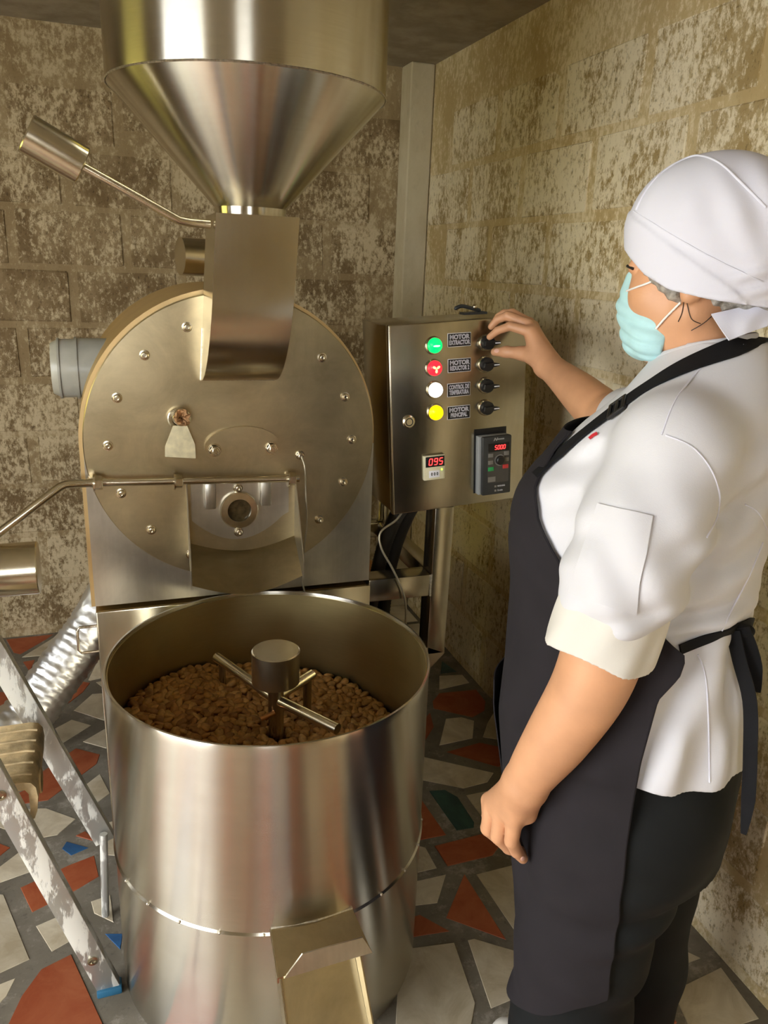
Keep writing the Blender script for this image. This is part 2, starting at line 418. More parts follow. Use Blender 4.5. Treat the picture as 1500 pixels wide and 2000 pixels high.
# floor mosaic, broken tiles set in grout
TILES = [
 ('G', [(863,1291),(892,1312),(860,1316)]),
 ('C', [(858,1320),(903,1318),(917,1334),(858,1347)]),
 ('T', [(858,1354),(930,1347),(948,1370),(946,1388),(923,1401),(847,1384),(845,1370)]),
 ('C', [(871,1404),(901,1401),(926,1408),(923,1442),(858,1456)]),
 ('C', [(964,1393),(990,1402),(1000,1449),(943,1440),(952,1413)]),
 ('T', [(937,1451),(990,1462),(1010,1478),(973,1498),(872,1469)]),
 ('C', [(815,1476),(964,1510),(952,1528),(905,1540),(805,1520)]),
 ('G', [(838,1545),(869,1543),(894,1557),(926,1606),(925,1617),(892,1622)]),
 ('C', [(910,1554),(960,1544),(990,1590),(944,1600)]),
 ('T', [(815,1551),(871,1631),(805,1644)]),
 ('T', [(849,1653),(952,1627),(985,1640),(962,1671),(874,1692)]),
 ('C', [(812,1651),(831,1656),(853,1696),(800,1708)]),
 ('C', [(930,1708),(1040,1680),(1060,1720),(1009,1824)]),
 ('C', [(805,1723),(871,1708),(854,1764),(795,1771)]),
 ('T', [(907,1707),(989,1836),(871,1793)]),
 ('T', [(790,1796),(820,1787),(878,1819),(790,1833)]),
 ('C', [(780,1856),(887,1842),(928,1960),(912,2050),(770,2060)]),
 ('C', [(914,1837),(926,1834),(1020,1862),(1030,1940),(959,1970)]),
 ('T', [(840,1392),(847,1420),(822,1460),(815,1420)]),
 ('C', [(1314,1936),(1408,1890),(1482,1990),(1356,2030)]),
 ('C', [(1326,1852),(1368,1872),(1320,1890)]),
 ('T', [(1326,1800),(1342,1824),(1322,1840)]),
 ('T', [(1304,1972),(1322,1998),(1290,2010)]),
 ('T', [(13,1246),(104,1239),(90,1249),(40,1278),(27,1275)]),
 ('C', [(108,1244),(140,1243),(95,1280),(43,1284)]),
 ('T', [(45,1293),(68,1289),(58,1312)]),
 ('T', [(99,1366),(148,1330),(176,1334),(162,1352),(86,1411),(76,1388)]),
 ('C', [(144,1388),(180,1356),(205,1354),(205,1408)]),
 ('C', [(106,1424),(140,1406),(178,1417),(117,1455),(50,1464)]),
 ('C', [(162,1449),(205,1424),(215,1464)]),
 ('T', [(68,1518),(148,1462),(195,1474),(189,1492),(94,1563),(0,1577),(-10,1570),(54,1541)]),
 ('C', [(40,1482),(79,1494),(54,1507)]),
 ('C', [(-20,1510),(0,1514),(13,1541),(-10,1552)]),
 ('C', [(155,1543),(195,1512),(215,1550),(175,1579)]),
 ('C', [(-10,1600),(40,1581),(90,1579),(148,1600),(112,1631),(63,1640),(-10,1613)]),
 ('B', [(121,1658),(130,1644),(173,1656),(139,1671)]),
 ('T', [(-20,1640),(20,1656),(-10,1680)]),
 ('T', [(148,1633),(166,1624),(190,1645)]),
 ('C', [(-10,1700),(43,1660),(90,1680),(85,1694),(-10,1728)]),
 ('T', [(40,1734),(135,1690),(184,1671),(193,1712),(148,1739),(63,1782)]),
 ('C', [(70,1809),(148,1775),(162,1824),(101,1859)]),
 ('C', [(-20,1745),(7,1748),(58,1874),(-20,1910)]),
 ('C', [(178,1761),(216,1748),(222,1802),(184,1784)]),
 ('B', [(205,1824),(240,1824),(235,1855)]),
 ('T', [(43,1946),(81,1894),(139,1865),(205,2010),(10,2015)]),
 ('C', [(-20,1930),(31,1910),(13,1946),(-20,1980)]),
]
def on_floor(px):
    d = _r * ((px[0] - 750) / F_PX) - _u * ((px[1] - 1000) / F_PX) + _f
    return CAM + d * (-CAM.z / d.z)
placed = []
def add_tile(poly, kind):
    cx = sum(p[0] for p in poly) / len(poly); cy = sum(p[1] for p in poly) / len(poly)
    bm = bmesh.new()
    vs = [bm.verts.new((p[0] - cx, p[1] - cy, -.004)) for p in poly]
    f = bm.faces.new(vs)
    if f.normal.z < 0: f.normal_flip()
    bm.normal_update()
    if f.normal.z < 0: f.normal_flip()
    r = bmesh.ops.extrude_face_region(bm, geom=[f]); tv = [v for v in r['geom'] if isinstance(v, bmesh.types.BMVert)]
    h = .0055 + random.uniform(-.0008, .001)
    bmesh.ops.translate(bm, vec=(0, 0, h), verts=tv)
    te = [e for e in bm.edges if e.verts[0] in tv and e.verts[1] in tv]
    bmesh.ops.bevel(bm, geom=te, offset=.001, segments=1, affect='EDGES')
    bmesh.ops.recalc_face_normals(bm, faces=bm.faces)
    me = bpy.data.meshes.new('tile'); bm.to_mesh(me); bm.free(); me.materials.append(M[kind])
    instance(me, 'tile', (cx, cy, 0), FLOOR)
for kind, poly in TILES:
    P = [on_floor(p) for p in poly]; P = [(p.x, p.y) for p in P]
    P = [(min(p[0], XR - .01), min(p[1], YB - .01)) for p in P]
    placed.append(np.array(P)); add_tile(P, kind)
# the rest of the floor carries the same kind of broken tiles
def clip_poly(poly, px, py, nx, ny):
    out = []
    for i in range(len(poly)):
        a, b = poly[i], poly[(i + 1) % len(poly)]
        da = (a[0] - px) * nx + (a[1] - py) * ny; db = (b[0] - px) * nx + (b[1] - py) * ny
        if da <= 0: out.append(a)
        if (da < 0) != (db < 0) and da != db:
            t = da / (da - db); out.append((a[0] + t * (b[0] - a[0]), a[1] + t * (b[1] - a[1])))
    return out
seeds = []
gx = XL + .15
while gx < XR:
    gy = YF + .15
    while gy < YB:
        seeds.append((gx + random.uniform(-.06, .06), gy + random.uniform(-.06, .06))); gy += .2
    gx += .2
allpts = np.concatenate(placed)
dens = np.concatenate([np.concatenate([p + (np.roll(p, -1, 0) - p) * t for t in (0, .25, .5, .75)] + [p.mean(0)[None]]) for p in placed])
for s in seeds:
    if np.min(np.hypot(dens[:, 0] - s[0], dens[:, 1] - s[1])) < .06: continue
    poly = [(s[0] - .16, s[1] - .16), (s[0] + .16, s[1] - .16), (s[0] + .16, s[1] + .16), (s[0] - .16, s[1] + .16)]
    for q in seeds:
        dx, dy = q[0] - s[0], q[1] - s[1]; d = math.hypot(dx, dy)
        if 0 < d < .5: poly = clip_poly(poly, s[0] + dx / 2 - dx / d * .012, s[1] + dy / 2 - dy / d * .012, dx, dy)
        if len(poly) < 3: break
    if len(poly) < 3: continue
    c = np.array(poly)
    near = dens[np.hypot(dens[:, 0] - s[0], dens[:, 1] - s[1]) < .4]
    for q in near:   # keep clear of the tiles already laid
        dx, dy = q[0] - s[0], q[1] - s[1]; d = math.hypot(dx, dy)
        if d > .03: poly = clip_poly(poly, q[0] - dx / d * .014, q[1] - dy / d * .014, dx, dy)
        if len(poly) < 3: break
    if len(poly) < 3: continue
    poly = [(min(max(p[0], XL + .02), XR - .012), min(max(p[1], YF + .02), YB - .012)) for p in poly]
    a = np.array(poly); area = .5 * abs(np.dot(a[:, 0], np.roll(a[:, 1], 1)) - np.dot(a[:, 1], np.roll(a[:, 0], 1)))
    if area < .0025: continue
    add_tile(poly, random.choices('TCGB', (.42, .48, .05, .05))[0])

# ------------------------------------------------------------------ the roaster
YP = 1.85                       # plane of the front plate
RO = tag(empty('roasting_machine', (.29, 2.2, 0)), 'tall brushed steel drum roaster with round bolted front and funnel hopper', 'machine')
X0, X1, DCX, DCZ, DR = -.056, .636, .287, 1.137, .343
# lower cabinet
bm = bmesh.new(); bm_box(bm, ((X0 + X1) / 2 + .002, 2.14, .37), (X1 - X0 + .004, .59, .716), .004); BASE = obj('base_cabinet', bm, M['steel_z'], RO, 40)
# drum housing: round top on straight flanks
prof = []
RS = .352
prof += [(DCX - RS, .737)]
for k in range(0, 49):
    a = PI - PI * k / 48; prof.append((DCX + RS * math.cos(a), DCZ + RS * math.sin(a)))
prof += [(DCX + RS, .737)]
bm = bmesh.new(); bm_prism(bm, [V(x, YP + .012, z) for x, z in prof], V(0, .43, 0)); obj('drum_housing', bm, M['steel_gold'], RO, 30)
# flat face panel behind the round plate
bm = bmesh.new(); bm_prism(bm, [V(X0, YP, .742), V(X1, YP, .742), V(X1, YP, DCZ - .02), V(X0, YP, DCZ - .02)], V(0, .02, 0)); obj('face_panel', bm, M['steel'], RO, 30)
# round plate
lathe('front_plate', [(0, .016), (DR - .002, .016), (DR, .014), (DR, 0), (0, 0)], (DCX, YP + .004, DCZ), M['steel_disc'], RO, 128, (0, -1, 0))
YD = YP - .012
def bolt_mesh():
    bm = bmesh.new()
    bm_lathe(bm, [(0, .0008), (.0115, .0008), (.0115, .003), (.0085, .0035), (.0085, .0075), (.0065, .0105), (.0042, .011), (.0042, .006), (0, .006)], (0, 0, 0), 20, (0, -1, 0))
    bmesh.ops.recalc_face_normals(bm, faces=bm.faces)
    for f in bm.faces: f.smooth = False
    me = bpy.data.meshes.new('bolt'); bm.to_mesh(me); bm.free(); me.materials.append(M['steel_pol']); return me
BOLT = bolt_mesh()
for x, z in [(.181,1.402),(.087,1.34),(.023,1.246),(-.003,1.138),(.019,1.025),(.081,.931),(.17,.862),(.493,1.335),(.553,1.24),(.573,1.133),(.553,1.024),(.492,.928)]:
    instance(BOLT, 'bolt', (x, YD, z), RO)
# feed chute: box with a face that curves back into the plate
cp = [(1.845, 1.283)]
for k in range(0, 17):
    t = k / 16; a = t * PI / 2
    cp.append((1.845 - .155 * math.sin(a) ** .9, 1.283 + .20 * (1 - math.cos(a))))
cp += [(1.69, 1.52), (1.69, 1.638), (1.845, 1.638)]
def chx(z): return .207 + .024 * (z - 1.283) / .355
bm = bmesh.new()
a = [bm.verts.new((chx(z), y, z)) for y, z in cp]; b_ = [bm.verts.new((chx(z) + .171, y, z)) for y, z in cp]
bm.faces.new(a); bm.faces.new(list(reversed(b_)))
for i in range(len(a)): bm.faces.new((a[i], a[(i + 1) % len(a)], b_[(i + 1) % len(a)], b_[i]))
CH = obj('feed_chute', bm, M['steel_z'], RO, 30)
tube('weld_seam', [V(.207, YD - .001, 1.284), V(.378, YD - .001, 1.283)], .002, M['weld'], CH, 6)
tube('weld_seam', [V(.207, YD - .001, 1.284), V(.214, YD - .001, 1.40)], .0015, M['weld'], CH, 6)
# hopper
HC = (.318, 1.79)
bm = bmesh.new()
bm_lathe(bm, [(.074, 1.632), (.076, 1.655), (.279, 1.872), (.2815, 1.877), (.2815, 2.20), (.2785, 2.20), (.2785, 1.878), (.073, 1.657), (.071, 1.632)], (HC[0], HC[1], 0), 128, None, True)
HOP = obj('hopper', bm, M['steel_v'], RO, 25)
lathe('weld_seam', [(.2815, 1.8725), (.2835, 1.8745), (.2815, 1.8765)], (HC[0], HC[1], 0), M['weld'], HOP, 96)
# slide-gate lever with its counterweight
LV = tube('gate_lever', smooth_path([V(.225, 1.74, 1.617), V(.185, 1.735, 1.618)], 3) + smooth_path([V(.163, 1.733, 1.621), V(.07, 1.725, 1.667), V(-.022, 1.72, 1.712)], 4), .0085, M['steel_pol'], RO, 14)
ax = V(-.089, -.012, .046).normalized()
lathe('counterweight', [(0, 0), (.034, 0), (.036, .002), (.036, .104), (.034, .106), (0, .106)], V(-.014, 1.72, 1.708), M['steel_pol'], LV, 40, ax)
# rear exhaust pipe behind the chute and grey side outlet
tube('exhaust_pipe', [V(.36, 2.33, 1.55), V(.215, 2.30, 1.553)], .05, M['steel_pol'], RO, 28)
OUT = tube('side_outlet', [V(.02, 2.06, 1.283), V(-.062, 2.06, 1.283), V(-.0625, 2.06, 1.283), V(-.10, 2.06, 1.283), V(-.118, 2.06, 1.283)], [.072, .072, .070, .070, .06], M['pvc'], RO, 36)
tube('outlet_ring', [V(-.058, 2.06, 1.283), V(-.064, 2.06, 1.283)], .0745, M['pvc'], OUT, 36)
tube('outlet_ring', [V(-.098, 2.06, 1.283), V(-.103, 2.06, 1.283)], .0725, M['pvc'], OUT, 36)
# oval cover with two nuts
n = 64
bm = bmesh.new(); bm_prism(bm, [V(.300 + .0895 * math.cos(2 * PI * k / n), YD + .001, 1.126 + .049 * math.sin(2 * PI * k / n)) for k in range(n)], V(0, -.013, 0)); OV = obj('oval_cover', bm, M['steel_disc'], RO, 30)
def hex_nut(name, c, axis, r, h, parent, stud=.6, mat='steel_pol'):
    bm = bmesh.new(); bm_lathe(bm, [(0, 0), (r * 1.25, 0), (r * 1.25, h * .18), (r, h * .18)], c, 24, axis)
    bm_lathe(bm, [(r, h * .15), (r, h * .92), (r * .9, h), (r * .62, h)], c, 6, axis)
    bm_lathe(bm, [(r * stud, h * .95), (r * stud, h * 1.35), (r * stud * .8, h * 1.45), (0, h * 1.45)], c, 16, axis)
    return obj(name, bm, M[mat], parent, 30)
hex_nut('nut', (.233, YD - .012, 1.121), (0, -1, 0), .0125, .013, OV)
hex_nut('nut', (.368, YD - .012, 1.121), (0, -1, 0), .0125, .013, OV)
# sampling scoop: sleeve, wooden handle end, blade
SM = lathe('sampler_sleeve', [(.017, 0), (.026, .001), (.026, .012), (.0235, .014), (.017, .014)], (.155, YD, 1.198), M['steel_pol'], RO, 32, (0, -1, 0), True)
dr = V(0, -1, .22).normalized()
lathe('sampler_tube', [(.0145, -.02), (.0175, .012), (.0185, .045), (.0165, .047), (.0, .046)], (.157, YD - .006, 1.197), M['steel_pol'], SM, 28, dr)
bm = bmesh.new()
bm_lathe(bm, [(0, .03), (.016, .03), (.0172, .045), (.0165, .07), (.014, .078), (.009, .072), (.004, .062), (0, .06)], (.157, YD - .006, 1.197), 26, dr)
r = random.Random(3)
for v in bm.verts:
    if (v.co - V(.157, YD, 1.197)).dot(dr) > .06: v.co += V(r.uniform(-.004, .004), r.uniform(-.004, .004), r.uniform(-.004, .004))
obj('wooden_plug', bm, M['wood'], SM)
yb = YD - .034
prism('blade', [V(.139, yb, 1.186), V(.170, yb, 1.186), V(.186, yb - .006, 1.142), V(.186, yb - .008, 1.110), V(.118, yb - .008, 1.117), V(.119, yb - .006, 1.140)], V(0, .0025, 0), M['brass'], SM)
# discharge door with sight glass, clamps and door bolts
yy = YD - .006
dp = [V(.176, yy, 1.05), V(.176, yy, .955)]
for k in range(0, 17):
    t = k / 16; x = .176 + (.412 - .176) * t; u = (x - .287) / .118
    dp.append(V(x, yy, .893 + .062 * min(u * u, 1.0)))
dp += [V(.412, yy, 1.05)]
bm = bmesh.new(); bm_prism(bm, dp, V(0, .007, 0)); DD = obj('discharge_door', bm, M['steel'], RO, 20)
lathe('sight_glass_ring', [(.0275, 0), (.0275, .011), (.0285, .013), (.044, .012), (.0465, .009), (.0465, 0)], (.288, yy, .970), M['steel_pol'], DD, 48, (0, -1, 0), True)
lathe('sight_glass', [(0, .004), (.0278, .004), (.0278, .001), (0, .001)], (.288, yy, .970), M['glass_dark'], DD, 40, (0, -1, 0))
for x in (.219, .352):
    box('hinge_tab', (x, yy - .011, 1.012), (.026, .020, .064), M['steel'], DD, .003)
for z in (1.024, .912):
    o = instance(BOLT, 'bolt', (.2865, yy, z), DD)
# door pivot bar, nuts and bent handle with weight
PB = tube('door_bar', [V(-.02, 1.80, 1.0625), V(.43, 1.80, 1.0485)], .0085, M['steel_pol'], RO, 16)
for x in (-.028, .146, .412):
    hex_nut('bar_nut', (x - .011, 1.80, 1.0628 - .0311 * (x + .02)), (1, 0, -.03), .0165, .020, PB, .5)
tube('pivot_bracket', [V(-.04, 1.80, 1.063), V(-.04, 1.848, 1.063)], .012, M['steel_pol'], PB, 12)
tube('pivot_bracket', [V(.412, 1.80, 1.049), V(.412, 1.848, 1.049)], .010, M['steel_pol'], PB, 12)
HB = tube('door_handle', [V(-.012, 1.80, 1.0635), V(-.095, 1.795, 1.064), V(-.108, 1.79, 1.06), V(-.236, 1.77, .970), V(-.325, 1.757, .905)], .0095, M['steel_pol'], PB, 16)
lathe('counterweight', [(0, 0), (.056, 0), (.058, .002), (.058, .178), (.056, .18), (0, .18)], V(-.163, 1.757, .889), M['steel_pol'], PB, 48, (-1, 0, .0))
# discharge spout: floor and two side cheeks
yo = YD - .115
SP = empty('discharge_spout', (.29, YD, .83), RO)
fl = []
for k in range(0, 13):
    t = k / 12; x = .166 + .266 * t; fl.append((x, .885 - .03 * math.sin(PI * t)))
bm = bmesh.new()
top = [bm.verts.new((x, YD + .001, z + .006)) for x, z in fl]; bot = [bm.verts.new((x - .006, yo + .012 * abs(k - 6) / 6, z - .064 - .0 * k)) for k, (x, z) in enumerate(fl)]
for i in range(12): bm.faces.new((top[i], top[i + 1], bot[i + 1], bot[i]))
r_ = bmesh.ops.solidify(bm, geom=list(bm.faces), thickness=.002)
obj('spout_floor', bm, M['steel_disc'], SP, 40)
for sx, x0_, x1_ in ((-1, .166, .158), (1, .428, .424)):
    prism('spout_cheek', [V(x0_, YD + .001, 1.045), V(x0_, YD + .001, .875), V(x1_, yo, .815), V(x1_, yo, .862)], V(.0028, 0, 0), M['steel'], SP)
# sensor gland and its braided wire
hex_nut('sensor_gland', (.441, YD, 1.098), (0, -1, 0), .009, .012, RO, .75)
tube('sensor_wire', smooth_path([V(.441, YD - .018, 1.098), V(.447, YD - .03, 1.07), V(.452, YD - .022, 1.0), V(.456, YD - .02, .93), V(.449, YD - .018, .86), V(.444, YD - .014, .80), V(.452, YD - .012, .74), V(.47, YD - .004, .70)], 5), .0024, M['cable'], RO, 8)
# side door handle
tube('cabinet_handle', [V(-.056, 1.90, .668), V(-.098, 1.90, .668), V(-.104, 1.90, .66), V(-.104, 1.90, .606), V(-.098, 1.90, .598), V(-.056, 1.90, .598)], .0035, M['steel_pol'], RO, 8)
# beam, post and brace that carry the control box
box('frame_beam', (.728, 1.885, .7065), (.18, .066, .064), M['steel_enc'], RO, .003)
box('frame_post', (.848, 1.885, .711), (.056, .066, .442), M['steel_enc'], RO, .003)
bm = bmesh.new(); bm_prism(bm, [V(.82, 1.852, .515), V(.876, 1.852, .49), V(.72, 1.852, .33), V(.68, 1.852, .375)], V(0, .06, 0)); obj('frame_brace', bm, M['steel_enc'], RO, 30)
tube('weld_seam', [V(.819, 1.851, .739), V(.819, 1.851, .675)], .003, M['weld'], RO, 6)
tube('frame_leg', [V(.66, 2.38, 0.0), V(.66, 2.38, .74)], .02, M['steel_enc'], RO, 12)
tube('frame_leg', [V(.86, 2.38, 0.0), V(.86, 2.38, 1.0)], .02, M['steel_enc'], RO, 12)
box('frame_rail', (.86, 2.14, .70), (.05, .50, .05), M['steel_enc'], RO, .003)
box('frame_rail', (.76, 2.38, .70), (.22, .05, .05), M['steel_enc'], RO, .003)
lathe('stirrer_motor', [(0, 0), (.05, 0), (.055, .01), (.055, .20), (.045, .22), (.02, .225), (0, .225)], (.735, 1.79, .20), M['rubber'], RO, 32)
tube('motor_bracket', [V(.735, 1.79, .42), V(.735, 1.86, .42)], .02, M['steel_enc'], RO, 10)

# ------------------------------------------------------------------ cooling vat
VX, VY, VR, VT = .298, 1.491, .337, .75
VAT = tag(empty('cooling_vat', (VX, VY, 0)), 'large open round steel cooling vat holding a heap of brown beans', 'vat')
bm = bmesh.new()
bm_lathe(bm, [(VR + .004, .345), (VR + .001, .73), (VR + .003, .744), (VR + .002, .75), (VR - .002, .75), (VR - .003, .744), (VR - .003, .36), (VR, .345)], (VX, VY, 0), 160, None, True)
obj('vat_wall', bm, M['steel_v'], VAT, 35)
bm = bmesh.new(); bm_lathe(bm, [(VR - .0035, .742), (VR - .0055, .742), (VR - .0055, .40), (VR - .0035, .40)], (VX, VY, 0), 128, None, True)
obj('vat_lining', bm, M['steel_in'], VAT, 35)
lathe('vat_bottom', [(0, .44), (VR - .004, .44), (VR - .004, .425), (0, .425)], (VX, VY, 0), M['steel_in'], VAT, 64)
bm = bmesh.new(); bm_lathe(bm, [(VR + .004, .003), (VR + .004, .338), (VR + .0075, .342), (VR + .004, .3465), (VR - .002, .346), (VR - .002, .003)], (VX, VY, 0), 160, None, True)
obj('vat_skirt', bm, M['steel_v'], VAT, 35)
for k in range(11):   # spot welds along the seam and the rim
    a = math.radians(200 + k * 14)
    bm = bmesh.new(); bmesh.ops.create_uvsphere(bm, u_segments=8, v_segments=6, radius=.0035); bmesh.ops.translate(bm, vec=(VX + (VR + .006) * math.cos(a), VY + (VR + .006) * math.sin(a), .343), verts=bm.verts)
    obj('spot_weld', bm, M['weld'], VAT, 60)
# stirrer
SX = VX + .010
ST = lathe('stirrer_hub', [(0, .758), (.049, .758), (.0515, .756), (.0515, .684), (.049, .682), (0, .682)], (SX, VY, 0), M['steel_pol'], VAT, 48)
lathe('stirrer_shaft', [(.017, .44), (.017, .70)], (SX, VY, 0), M['steel_enc'], ST, 24)
c0 = V(SX, VY, .638)
tube('stirrer_arm', [V(VX - .088, VY + .218, .642), c0, V(VX + .108, VY - .145, .636)], .0115, M['steel_pol'], ST, 18)
tube('stirrer_arm', [c0 + V(0, 0, .004), V(VX + .113, VY + .088, .636)], .0115, M['steel_pol'], ST, 18)
tube('paddle_rod', [V(VX - .078, VY + .20, .63), V(VX - .078, VY + .20, .48)], .008, M['steel_enc'], ST, 14)
tube('paddle_rod', [V(VX + .10, VY + .078, .63), V(VX + .10, VY + .078, .46)], .010, M['steel_enc'], ST, 14)
tube('clamp_bolt', [V(SX - .006, VY - .015, .615), V(SX - .038, VY - .02, .607)], .0055, M['copper'], ST, 10)
# outlet flap with folded lip, and the trough below
FP = obj('outlet_flap', (lambda b: (bm_prism(b, [V(.228, 1.158, .352), V(.389, 1.162, .350), V(.404, 1.085, .318), V(.226, 1.080, .316)], V(0, 0, .0035)), b)[1])(bmesh.new()), M['steel_disc'], VAT, 30)
prism('flap_lip', [V(.236, 1.081, .316), V(.406, 1.086, .318), V(.388, 1.094, .351), V(.272, 1.091, .351)], V(0, -.003, 0), M['steel'], FP)
prism('flap_edge', [V(.226, 1.158, .355), V(.2295, 1.158, .355), V(.2275, 1.080, .319), V(.224, 1.080, .319)], V(0, 0, -.012), M['steel_z'], FP)
tube('weld_seam', [V(.228, 1.157, .357), V(.31, 1.150, .357), V(.389, 1.161, .355)], .0025, M['weld'], FP, 6)
TR = empty('outlet_trough', (.315, 1.15, .15), VAT)
prism('trough_floor', [V(.238, 1.158, .265), V(.392, 1.166, .265), V(.405, 1.05, .11), V(.245, 1.045, .11)], V(0, 0, -.003), M['steel_disc'], TR)
prism('trough_side', [V(.235, 1.163, .335), V(.235, 1.163, .26), V(.242, 1.045, .105), V(.242, 1.045, .15)], V(.003, 0, 0), M['steel_z'], TR)
prism('trough_side', [V(.392, 1.172, .335), V(.392, 1.172, .26), V(.405, 1.05, .105), V(.405, 1.05, .15)], V(.003, 0, 0), M['steel_z'], TR)

# beans
bean_mats = [plain('roasted_bean_%s' % k, c, .55, var=.25, vscale=90, bump=.25, bscale=300) for k, c in (('a', (.45, .215, .055)), ('b', (.53, .275, .075)), ('c', (.35, .16, .042)), ('d', (.60, .34, .105)))]
def bean_mesh(seed, mat):
    r = random.Random(seed); bm = bmesh.new(); bmesh.ops.create_uvsphere(bm, u_segments=9, v_segments=6, radius=1)
    a, b_, c = .0155 * r.uniform(.9, 1.12),   .0097 * r.uniform(.9, 1.1), .0072 * r.uniform(.9, 1.1)
    for v in bm.verts:
        x, y, z = v.co.z, v.co.x, v.co.y
        tp = 1 - .22 * x
        v.co = V(x * a, y * b_ * tp, z * c * tp + .0012 * r.uniform(-1, 1))
    for f in bm.faces: f.smooth = True
    me = bpy.data.meshes.new('roasted_bean'); bm.to_mesh(me); bm.free(); me.materials.append(mat); return me
BEANS = [bean_mesh(k, bean_mats[k % 4]) for k in range(12)]
def heap(x, y):
    return .545 - .11 * (x - VX) + .05 * (y - VY) + .012 * math.sin(9 * x + 4 * y) + .008 * math.sin(17 * y - 6 * x)
pts = []
tries = 0
while tries < 60000 and len(pts) < 1500:
    tries += 1
    a = random.uniform(0, 2 * PI); rr = (VR - .018) * math.sqrt(random.random()); x, y = VX + rr * math.cos(a), VY + rr * math.sin(a)
    if math.hypot(x - SX, y - VY) < .027: continue
    if any((x - q[0]) ** 2 + (y - q[1]) ** 2 < .0132 ** 2 for q in pts): continue
    pts.append((x, y))
def hidden(x, y):   # the near wall of the vat hides the beans close to it
    z = heap(x, y); t = (CAM.z - VT) / (CAM.z - z); px_, py_ = x * t, y * t
    return math.hypot(px_ - VX, py_ - VY) > VR - .004
vis = [q for q in pts if not hidden(*q)]; rest = [q for q in pts if hidden(*q)]
vis.sort(key=lambda q: q[0] ** 2 + q[1] ** 2)
def bean_rot(): return (random.uniform(-.5, .5), random.uniform(-.6, .6), random.uniform(0, 2 * PI))
for q in vis[:300]:
    o = instance(random.choice(BEANS), 'roasted_bean', (q[0], q[1], heap(*q) + random.uniform(-.003, .004)), None, bean_rot())
    tag(o, 'brown roasted bean lying on top of the heap in the steel vat', 'bean', 'loose beans on the heap in the vat')
def join_beans(spots):
    vs, fs = [], []; n = 0
    for x, y, z in spots:
        me = random.choice(BEANS); mt = Matrix.Translation((x, y, z)) @ (Matrix.Rotation(random.uniform(0, 6.28), 4, 'Z') @ Matrix.Rotation(random.uniform(-.6, .6), 4, 'X') @ Matrix.Rotation(random.uniform(-.7, .7), 4, 'Y'))
        vs += [mt @ v.co for v in me.vertices]; fs += [[i + n for i in p.vertices] for p in me.polygons]; n += len(me.vertices)
    me = bpy.data.meshes.new('bean_heap'); me.from_pydata(vs, [], fs); me.materials.append(bean_mats[1])
    for p in me.polygons: p.use_smooth = True
    return me
spots = [(x, y, heap(x, y) + random.uniform(-.003, .004)) for x, y in vis[300:] + rest] + [(x + random.uniform(-.005, .005), y + random.uniform(-.005, .005), heap(x, y) - .0095) for x, y in pts]
me = join_beans(spots)
o = link_mesh('bean_heap', me); tag(o, 'deep heap of brown roasted beans filling the steel vat', 'beans', kind='stuff')
lathe('bean_bed', [(0, .47), (VR - .008, .47), (VR - .008, .442), (0, .442)], (VX, VY, 0), bean_mats[2], o, 48)

# ------------------------------------------------------------------ control box
CB = tag(empty('control_cabinet', (.886, 1.95, 1.18)), 'tilted steel control box with lamps, switches and displays beside the roaster', 'control box')
CBR = Matrix.Rotation(math.radians(-4.0), 4, 'Y')           # hangs a little crooked
CW, CHh, CDp = .383, .490, .215
CO = V(.8665, 1.84, 1.1815)                                  # centre of the door face
def cb(u, w, d=0.0):                                        # u right, w up, d out of the door towards the viewer
    return CO + CBR.to_3x3() @ V(u, -d, w)
CB3 = CBR.to_3x3()
def cb_box(name, u, w, d, su, sw, sd, mat, parent=CB, bev=.001): return box(name, cb(u, w, d + sd / 2), (su, sd, sw), mat, parent, bev, CB3)
cb_box('cabinet_body', 0, 0, -CDp, CW - .006, CHh - .006, CDp - .022, M['steel_enc'], CB, .003)
DOOR = cb_box('cabinet_door', 0, 0, -.020, CW, CHh, .020, M['steel_enc'], CB, .004)
cb_box('door_edge', -CW / 2 + .004, 0, -.0205, .0025, CHh - .004, .022, M['steel_pol'], DOOR, .001)
out = CB3 @ V(0, -1, 0)
def cb_lathe(name, u, w, prof, mat, parent, seg=32, sm=35): return lathe(name, prof, cb(u, w), mat, parent, seg, out, False, sm)
def inv_uw(x, z):
    q = CB3.inverted() @ (V(x, 1.83, z) - CO); return q.x, q.z
